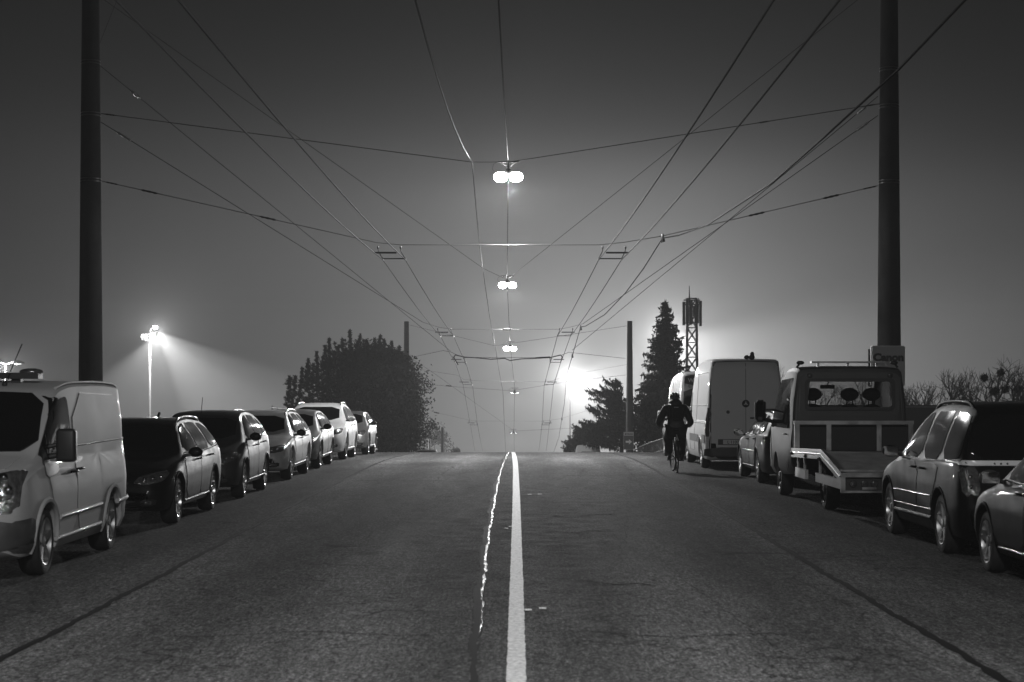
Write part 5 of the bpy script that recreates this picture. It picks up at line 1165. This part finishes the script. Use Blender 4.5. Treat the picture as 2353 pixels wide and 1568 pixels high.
for (x, y, a, b, wdt) in ((-.93, -.2, 694, 748, .16), (-.6, -.5, 690, 746, .15), (-.25, -.7, 700, 748, .12), (.35, -.6, 700, 744, .13), (.95, -.1, 692, 750, .15), (.65, .5, 688, 742, .12), (0, .7, 690, 745, .15), (.1, -.85, 704, 728, .10)):
    x, y, wdt = x*km, y*km, wdt*km
    MB().box((x-wdt, y-.08, zz(b)), (x+wdt, y+.08, zz(a))).build('panel_antenna', AN, mast)
mb = MB()
for z_ in (zz(700), zz(742), zz(690)):
    for q in range(8):
        a, b = 2*math.pi*q/8, 2*math.pi*(q+1)/8; mb.tube([(.95*km*math.cos(a), .75*km*math.sin(a), z_), (.95*km*math.cos(b), .75*km*math.sin(b), z_)], .035, 4)
for x in (-.7, -.4, .45, .7): mb.tube([(x*km, -.4*km, zz(742)), (x*km, -.4*km, zz(686))], .03, 4)
mb.build('antenna_ring', AN, mast)
MB().tube([(-.28*km, 0, zz(700)), (-.28*km, 0, zz(682)), (-.30*km, 0, zz(657))], [.09, .06, .025], 6).build('whip_antenna', AN, mast, 60)

# ------------------------------------------------------------------ floodlights and other lamps
FL = mat('floodlight_face', .8, .3, emit=30)
p = at(344, 775, 200); zb = grade(200) - 1.2
fm = empty('floodlight_mast', (p.x, 200, zb), 0, 'tall thin floodlight mast with a lit lamp, behind the parked cars on the left', 'floodlight')
hz = at(0, 783, 200).z - zb
MB().tube([(0, 0, 0), (0, 0, hz)], [.16, .13], 10).build('mast_pole', mat('pale_painted_steel', .02, .7, noise=.1), fm, 60)
fr = MB()
for x in (-.85, -.55, -.3, .0): fr.box((x-.04, -.05, hz+.1), (x+.04, .05, hz+.75))
for z_ in (.1, .4, .72): fr.box((-.9, -.05, hz+z_-.03), (.15, .05, hz+z_+.03))
fr.box((-.5, -.3, hz-.05), (.5, .3, hz+.02)); fr.tube([(.05, 0, hz), (.1, 0, hz+1.2), (.5, 0, hz+1.55)], .05, 6); fr.build('lamp_frame', mat('pale_painted_steel', .02, .7, noise=.1), fm)
for (x, z_) in ((.62, 1.45), (.35, .7), (-.7, .45)):
    MB().box((x-.22, -.15, hz+z_-.16), (x+.22, .2, hz+z_+.16)).build('floodlight_head', STEEL, fm)
    if x > 0: MB().add([(x-.18, -.18, hz+z_-.14), (x+.24, -.18, hz+z_-.18), (x+.24, -.16, hz+z_+.08), (x-.18, -.16, hz+z_+.12)], [(0, 1, 2, 3)]).build('lamp_face', FL, fm, fix=False)
hl = at(361, 762, 199); loc = Vector((hl.x, 199, hl.z)) - fm.location
add_spot('flood_light', loc, loc + Vector((.75, -.15, -.72)), 20000, 58, .35, fm, .2)
add_spot('flood_light', loc + Vector((-.2, 0, -.4)), loc + Vector((-.12, -.1, -1)), 8000, 120, .25, fm, .2)
l = bpy.data.lights.new('glare', 'POINT'); l.energy = 1500*4*math.pi; l.shadow_soft_size = .2; o = bpy.data.objects.new('flood_light', l); COL.objects.link(o); o.parent = fm; o.location = loc + Vector((.15, -.35, 0))

def lit_mast(name, label, px, py, d, I, aim, angle=170, blend=.6, hidden=False, extra=None):
    p = at(px, py, d); zb = grade(d)-1; t = empty(name, (p.x, d, zb), 0, label, 'floodlight'); h = p.z-zb
    MB().tube([(0, .25, 0), (0, .25, h+.2)], [.11, .07], 8).build('mast_pole', mat('black_mast_paint', .002, .9, spec=0), t, 60)
    MB().box((-.35, .05, h-.25), (.35, .3, h+.25)).build('floodlight_head', STEEL, t); MB().add([(-.32, .03, h-.22), (.32, .03, h-.22), (.32, .03, h+.22), (-.32, .03, h+.22)], [(0, 1, 2, 3)]).build('lamp_face', FL, t, fix=False)
    l = bpy.data.lights.new('flood_light', 'POINT'); l.energy = I*4*math.pi; l.shadow_soft_size = .35
    o = bpy.data.objects.new('flood_light', l); COL.objects.link(o); o.parent = t; o.location = (0, -.4, h)
    if extra: add_spot('flood_light', Vector((0, -.4, h)), Vector((0, -.4, h))+Vector(extra[0]), extra[1], extra[2], .5, t, .3)  # extra spot added to spread the glow through the fog
    return t
lit_mast('floodlight_mast', 'dazzling floodlight shining through the fog right of the road, above the cedar', 1310, 868, 210, 7000, (0, -1, -.2), extra=((.75, .25, -.6), 22000, 150))
lit_mast('floodlight_mast', 'floodlight hidden behind the spruce that lights the fog round its top', 1530, 776, 228, 8000, (0, -1, -.2), extra=((.85, .4, -.5), 45000, 90))
# double lamp on the far left
p = at(14, 838, 150); zb = grade(150)-1
t = empty('park_lamp', (p.x, 150, zb), 0, 'double-headed lamp post with dish shades at the left picture edge', 'street lamp')
h = p.z - zb
MB().tube([(0, 0, 0), (0, 0, h)], [.13, .11], 10).build('lamp_post', mat('pale_painted_steel', .02, .7, noise=.1), t, 60)
for sg in (1, -1):
    MB().tube([(0, 0, h), (sg*.45, 0, h+.16)], .03, 6).build('arm', STEEL, t, 60)
    MB().lathe([(0, .28), (.25, .24), (.5, .1), (.58, 0), (.5, .02), (0, .06)], 20, 'z', (sg*.98, 0, h+.08)).build('lamp_shade', mat('dark_steel', .06, .5, .7), t, 60)
    MB().ball((sg*.98 + (0 if sg > 0 else .1), 0, h+.05), (.3, .3, .06), 14, 6).build('diffuser', EMIT if sg < 0 else mat('dim_diffuser', .5, .3, emit=1.2), t, 60)
l = bpy.data.lights.new('park_light', 'POINT'); l.energy = 2000*4*math.pi; l.shadow_soft_size = .2; o = bpy.data.objects.new('park_light', l); COL.objects.link(o); o.parent = t; o.location = (-.75, -.35, h+.0)

# ------------------------------------------------------------------ railings
def railing(label, pts, n_, hgt, m, group='railings beside the pavement'):
    base = Vector(pts[0]); t = empty('railing', base, 0, label, 'railing', group)
    P = [Vector(p)-base for p in pts]
    for k, z_ in enumerate((hgt, hgt*.45)): MB().tube([p+Vector((0, 0, z_)) for p in P], .03 if k == 0 else .022, 6).build('rail', m, t, 60)
    mb = MB()
    for i in range(n_+1):
        f = i/n_*(len(P)-1); j = min(int(f), len(P)-2); p = P[j].lerp(P[j+1], f-j); mb.tube([p, p+Vector((0, 0, hgt))], .012, 4)
    mb.build('railing_bars', m, t)
railing('metal railing on the right pavement between the arrow sign and the minibus', [(x, y, grade(y)+.12) for x, y in ((7.4, 112), (7.6, 104), (7.7, 96), (7.9, 88), (8.1, 80))], 90, 1.15, STEEL)
railing('short metal railing beyond the last car of the left row', [(x, y, grade(y)+.12) for x, y in ((-7.15, 76), (-7.15, 82), (-7.1, 92))], 26, 1.05, STEEL)
p0, p1 = at(626, 937, 95), at(690, 944, 88)
t = empty('field_fence', p0-Vector((0, 0, 1.2)), 0, 'pale fence top rising above the dark cars left of the pine', 'fence'); mb = MB()
q0 = Vector((0, 0, 1.2)); q1 = p1-p0+q0
mb.tube([q0, q1], .035, 6); mb.tube([q0-Vector((0, 0, .12)), q1-Vector((0, 0, .12))], .025, 6)
for k in range(6): q = q0.lerp(q1, k/5); mb.tube([q-Vector((0, 0, 1.6)), q+Vector((0, 0, .05 if k else .1))], .045, 6)
mb.build('fence_frame', STEEL, t, 60)

# ------------------------------------------------------------------ cyclist and bicycle
bx, by = 3.60, 41.35; hd = R(0)
bike = empty('bicycle', (bx, by, 0), hd, 'bicycle with mudguard ridden up the road by the person in dark clothes', 'bicycle')
def wheel_b(y, yaw=0):
    w_ = MB().lathe([(.335+.018*math.cos(a), .018*math.sin(a)) for a in np.linspace(0, 2*math.pi, 9)[:-1]], 40, 'x', closed=True).build('wheel', RUBBER, bike, 60); w_.location = (0, y, .353); w_.rotation_euler = (0, 0, yaw)
    m = MB().lathe([(.315, -.01), (.32, .0), (.315, .01), (.305, 0)], 36, 'x', closed=True); m.lathe([(0, -.04), (.02, -.04), (.02, .04), (0, .04)], 10, 'x')
    for k in range(20): a = k*math.pi/10; m.tube([((-1)**k*.03, 0, 0), (0, .31*math.cos(a), .31*math.sin(a))], .0018, 3, False)
    m.build('rim', mat('black_rim', .03, .4, .5), w_, 50)
wheel_b(0); wheel_b(1.05, .12)
FR = mat('bike_frame_paint', .03, .3, coat=.6)
f = MB(); bb = (0, .43, .29); st = (0, .25, .80); hd_ = (0, .86, .86); hb_ = (0, .90, .72)
for a, b, rr_ in ((bb, st, .016), (bb, hb_, .02), ((0, .27, .74), (0, .87, .84), .016), (hd_, hb_, .02)): f.tube([a, b], rr_, 8)
for sg in (1, -1):
    f.tube([bb, (sg*.06, 0, .353)], .009, 6); f.tube([(0, .27, .74), (sg*.06, 0, .353)], .008, 6); f.tube([hb_, (sg*.055, .93, .66), (sg*.055, 1.05, .353)], .011, 6)
f.build('frame', FR, bike, 60)
MB().tube([st, (0, .21, .93)], .013, 8).build('seat_post', ALU, bike, 60); MB().ball((0, .19, .955), (.075, .14, .035), 14, 8).build('saddle', BLACKPL, bike, 60)
MB().tube([(-.31, .84, 1.04), (-.2, .92, 1.03), (0, .93, 1.0), (.2, .92, 1.03), (.31, .84, 1.04)], .012, 8).tube([hd_, (0, .91, 1.0)], .016, 8).build('handlebar', BLACKPL, bike, 60)
mg = MB(); pts = [(0, .375*math.cos(R(a)), .353+.375*math.sin(R(a))) for a in range(60, 200, 10)]
mg.tube(pts, .022, 6); mg.build('mudguard', BLACKPL, bike, 60)
MB().ball((-.035, -.16, .78), (.028, .03, .035), 10, 8).build('rear_light', mat('reflector_glass', .6, .15, .3, 1), bike, 60); MB().tube([(-.02, -.1, .88), (.02, -.12, .74)], .012, 6).build('rear_stay_tag', mat('reflector_glass', .6, .15, .3, 1), bike, 60)
cr = MB(); cr.lathe([(.09, .05), (.095, .055), (.09, .06), (.03, .055)], 20, 'x', (0, .43, .29)); 
for sg, dy in ((1, -.17), (-1, .17)): cr.tube([(sg*.06, .43, .29), (sg*.075, .43+dy, .28)], .011, 6); cr.box((min(sg*.08, sg*.18), .43+dy-.04, .265), (max(sg*.08, sg*.18), .43+dy+.04, .29))
cr.build('crank', BLACKPL, bike)
per = empty('person', (bx, by, 0), hd, 'person on the bicycle seen from behind in a dark hooded jacket and helmet', 'person')
def skinned(name, V, E, Rd, material, parent, root=0, sub=2):
    me = bpy.data.meshes.new(name); me.from_pydata(V, E, []); o = bpy.data.objects.new(name, me); COL.objects.link(o)
    o.modifiers.new('s', 'SKIN'); 
    for i, rr_ in enumerate(Rd): me.skin_vertices[0].data[i].radius = rr_ if isinstance(rr_, tuple) else (rr_, rr_)
    me.skin_vertices[0].data[root].use_root = True
    md = o.modifiers.new('u', 'SUBSURF'); md.levels = sub; md.render_levels = sub
    me2 = bpy.data.meshes.new_from_object(o.evaluated_get(bpy.context.evaluated_depsgraph_get())); bpy.data.objects.remove(o); me2.materials.clear()
    return mobj(name, me2, material, parent, 80)
V = [(0, .20, 1.02), (0, .27, 1.16), (0, .38, 1.32), (0, .47, 1.44), (0, .54, 1.52), (0, .60, 1.60), (0, .64, 1.68)]; Rd = [(.17, .15), (.19, .15), (.22, .16), (.19, .13), (.075, .075), (.08, .09), (.085, .10)]
E = [(0, 1), (1, 2), (2, 3), (3, 4), (4, 5), (5, 6)]
for sg in (-1, 1):
    b = len(V); V += [(sg*.21, .46, 1.46), (sg*.31, .52, 1.28), (sg*.37, .60, 1.14), (sg*.34, .74, 1.08), (sg*.29, .85, 1.05), (sg*.275, .90, 1.045)]; Rd += [.105, .09, .082, .07, .045, .04]
    E += [(3, b), (b, b+1), (b+1, b+2), (b+2, b+3), (b+3, b+4), (b+4, b+5)]
    for k, (dx, l) in enumerate(((-.03, .9), (-.01, 1), (.01, .97), (.03, .8))):
        c_ = len(V); V += [(sg*.275+dx*1.0, .935, 1.05), (sg*.275+dx*1.05, .955*1, 1.03-.01*l), (sg*.275+dx, .94, 1.012)]; Rd += [.0095, .0085, .008]; E += [(b+5, c_), (c_, c_+1), (c_+1, c_+2)]
    c_ = len(V); V += [(sg*.235, .90, 1.035), (sg*.225, .915, 1.015)]; Rd += [.011, .009]; E += [(b+5, c_), (c_, c_+1)]
    b = len(V); dyk = .0 if sg < 0 else -.06
    V += [(sg*.10, .24, .98), (sg*.13, .46+dyk, .84), (sg*.145, .62+dyk*.6, .74 if sg > 0 else .80), (sg*.13, .53+dyk*2, .52 if sg > 0 else .56), (sg*.125, .56 if sg < 0 else .24, .36), (sg*.13, .67 if sg < 0 else .36, .31)]
    Rd += [.12, .095, .072, .062, .045, .04]; E += [(0, b), (b, b+1), (b+1, b+2), (b+2, b+3), (b+3, b+4), (b+4, b+5)]
body = skinned('body', V, E, Rd, CLOTH, per)
# trousers and shoes over the legs
V2 = [(0, .20, 1.0)]; R2 = [(.19, .16)]; E2 = []
for sg in (-1, 1):
    dyk = .0 if sg < 0 else -.06; b = len(V2)
    V2 += [(sg*.10, .25, .97), (sg*.135, .46+dyk, .84), (sg*.15, .62+dyk*.6, .74 if sg > 0 else .80), (sg*.14, .53+dyk*2, .52 if sg > 0 else .56), (sg*.13, .565 if sg < 0 else .235, .40)]
    R2 += [.15, .135, .115, .10, .085]; E2 += [(0, b), (b, b+1), (b+1, b+2), (b+2, b+3), (b+3, b+4)]
skinned('trousers', V2, E2, R2, TROUSER, body)
for sg in (-1, 1):
    y0 = .60 if sg < 0 else .28
    MB().ball((sg*.13, y0+.02, .325), (.048, .14, .045), 14, 8).ball((sg*.13, y0-.06, .36), (.045, .055, .06), 12, 8).build('shoe', BLACKPL, body, 60)
# hood, hair, ears, face, helmet
MB().ball((0, .52, 1.555), (.17, .15, .13), 16, 12).build('hood', CLOTH, body, 60)
MB().ball((0, .655, 1.69), (.088, .105, .115), 16, 12).build('head', SKIN, body, 60)
fc = MB(); fc.ball((0, .765, 1.675), (.014, .022, .02), 8, 6); fc.ball((-.033, .748, 1.70), (.012, .008, .008), 8, 5); fc.ball((.033, .748, 1.70), (.012, .008, .008), 8, 5); fc.ball((0, .755, 1.63), (.025, .008, .006), 8, 5); fc.ball((-.09, .66, 1.68), (.012, .02, .03), 8, 6); fc.ball((.09, .66, 1.68), (.012, .02, .03), 8, 6); fc.build('face_features', SKIN, body, 60)
MB().ball((0, .635, 1.68), (.093, .10, .11), 16, 10).build('hair', mat('dark_hair', .015, .6), body, 60)
hm = MB(); hm.ball((0, .65, 1.745), (.125, .155, .085), 20, 12)
hm = hm.build('helmet', mat('helmet_shell', .05, .25, coat=1), body, 60)
hr = MB()
for x in (-.07, 0, .07): hr.tube([(x, .65+.15*math.cos(R(a)), 1.745+.088*math.sin(R(a))*(1-abs(x)*2)) for a in range(20, 165, 12)], .014, 6)
hr.build('helmet_rib', mat('helmet_rib', .3, .3, coat=1), hm, 60)
MB().tube([(-.12, .60, 1.705), (-.07, .53, 1.70), (0, .505, 1.70), (.07, .53, 1.70), (.12, .60, 1.705)], .008, 6).build('helmet_strap', mat('strap_grey', .2, .6), hm, 60)
bp = empty('backpack', (bx, by, 0), hd, 'small dark backpack on the back of the cyclist', 'backpack')
bm = bmesh.new(); bmesh.ops.create_cube(bm, size=1)
for vv in bm.verts: vv.co = Vector((vv.co.x*.30, vv.co.y*.16, vv.co.z*.42))
bmesh.ops.bevel(bm, geom=bm.edges[:], offset=.06, segments=4, affect='EDGES'); bmesh.ops.rotate(bm, matrix=Matrix.Rotation(R(-32), 3, 'X'), verts=bm.verts); bmesh.ops.translate(bm, vec=(0, .25, 1.36), verts=bm.verts)
me = bpy.data.meshes.new('bag'); bm.to_mesh(me); bm.free(); mobj('bag', me, mat('backpack_nylon', .02, .6, bump=.004, bscale=30), bp, 60)
MB().tube([(-.05, .20, 1.49), (.05, .20, 1.49)], .009, 6).build('reflective_tab', ALU, bp, 60)
for sg in (1, -1): MB().tube([(sg*.10, .33, 1.54), (sg*.15, .44, 1.56), (sg*.16, .56, 1.46), (sg*.16, .48, 1.3)], .018, 6).build('shoulder_strap', BLACKPL, bp, 60)

# ------------------------------------------------------------------ haze
hz_ = MB().box((-415, -55, -62), (415, 600, 30)).build('haze', None, None); hz_['kind'] = 'stuff'
m = bpy.data.materials.new('haze_air'); m.use_nodes = True; nt = m.node_tree; nt.nodes.clear()
pv = nt.nodes.new('ShaderNodeVolumePrincipled'); pv.inputs['Color'].default_value = (.93, .93, .93, 1); pv.inputs['Density'].default_value = FOG; pv.inputs['Anisotropy'].default_value = .2
m.cycles.volume_sampling = 'EQUIANGULAR'
ou = nt.nodes.new('ShaderNodeOutputMaterial'); nt.links.new(pv.outputs[0], ou.inputs['Volume']); hz_.data.materials.append(m)
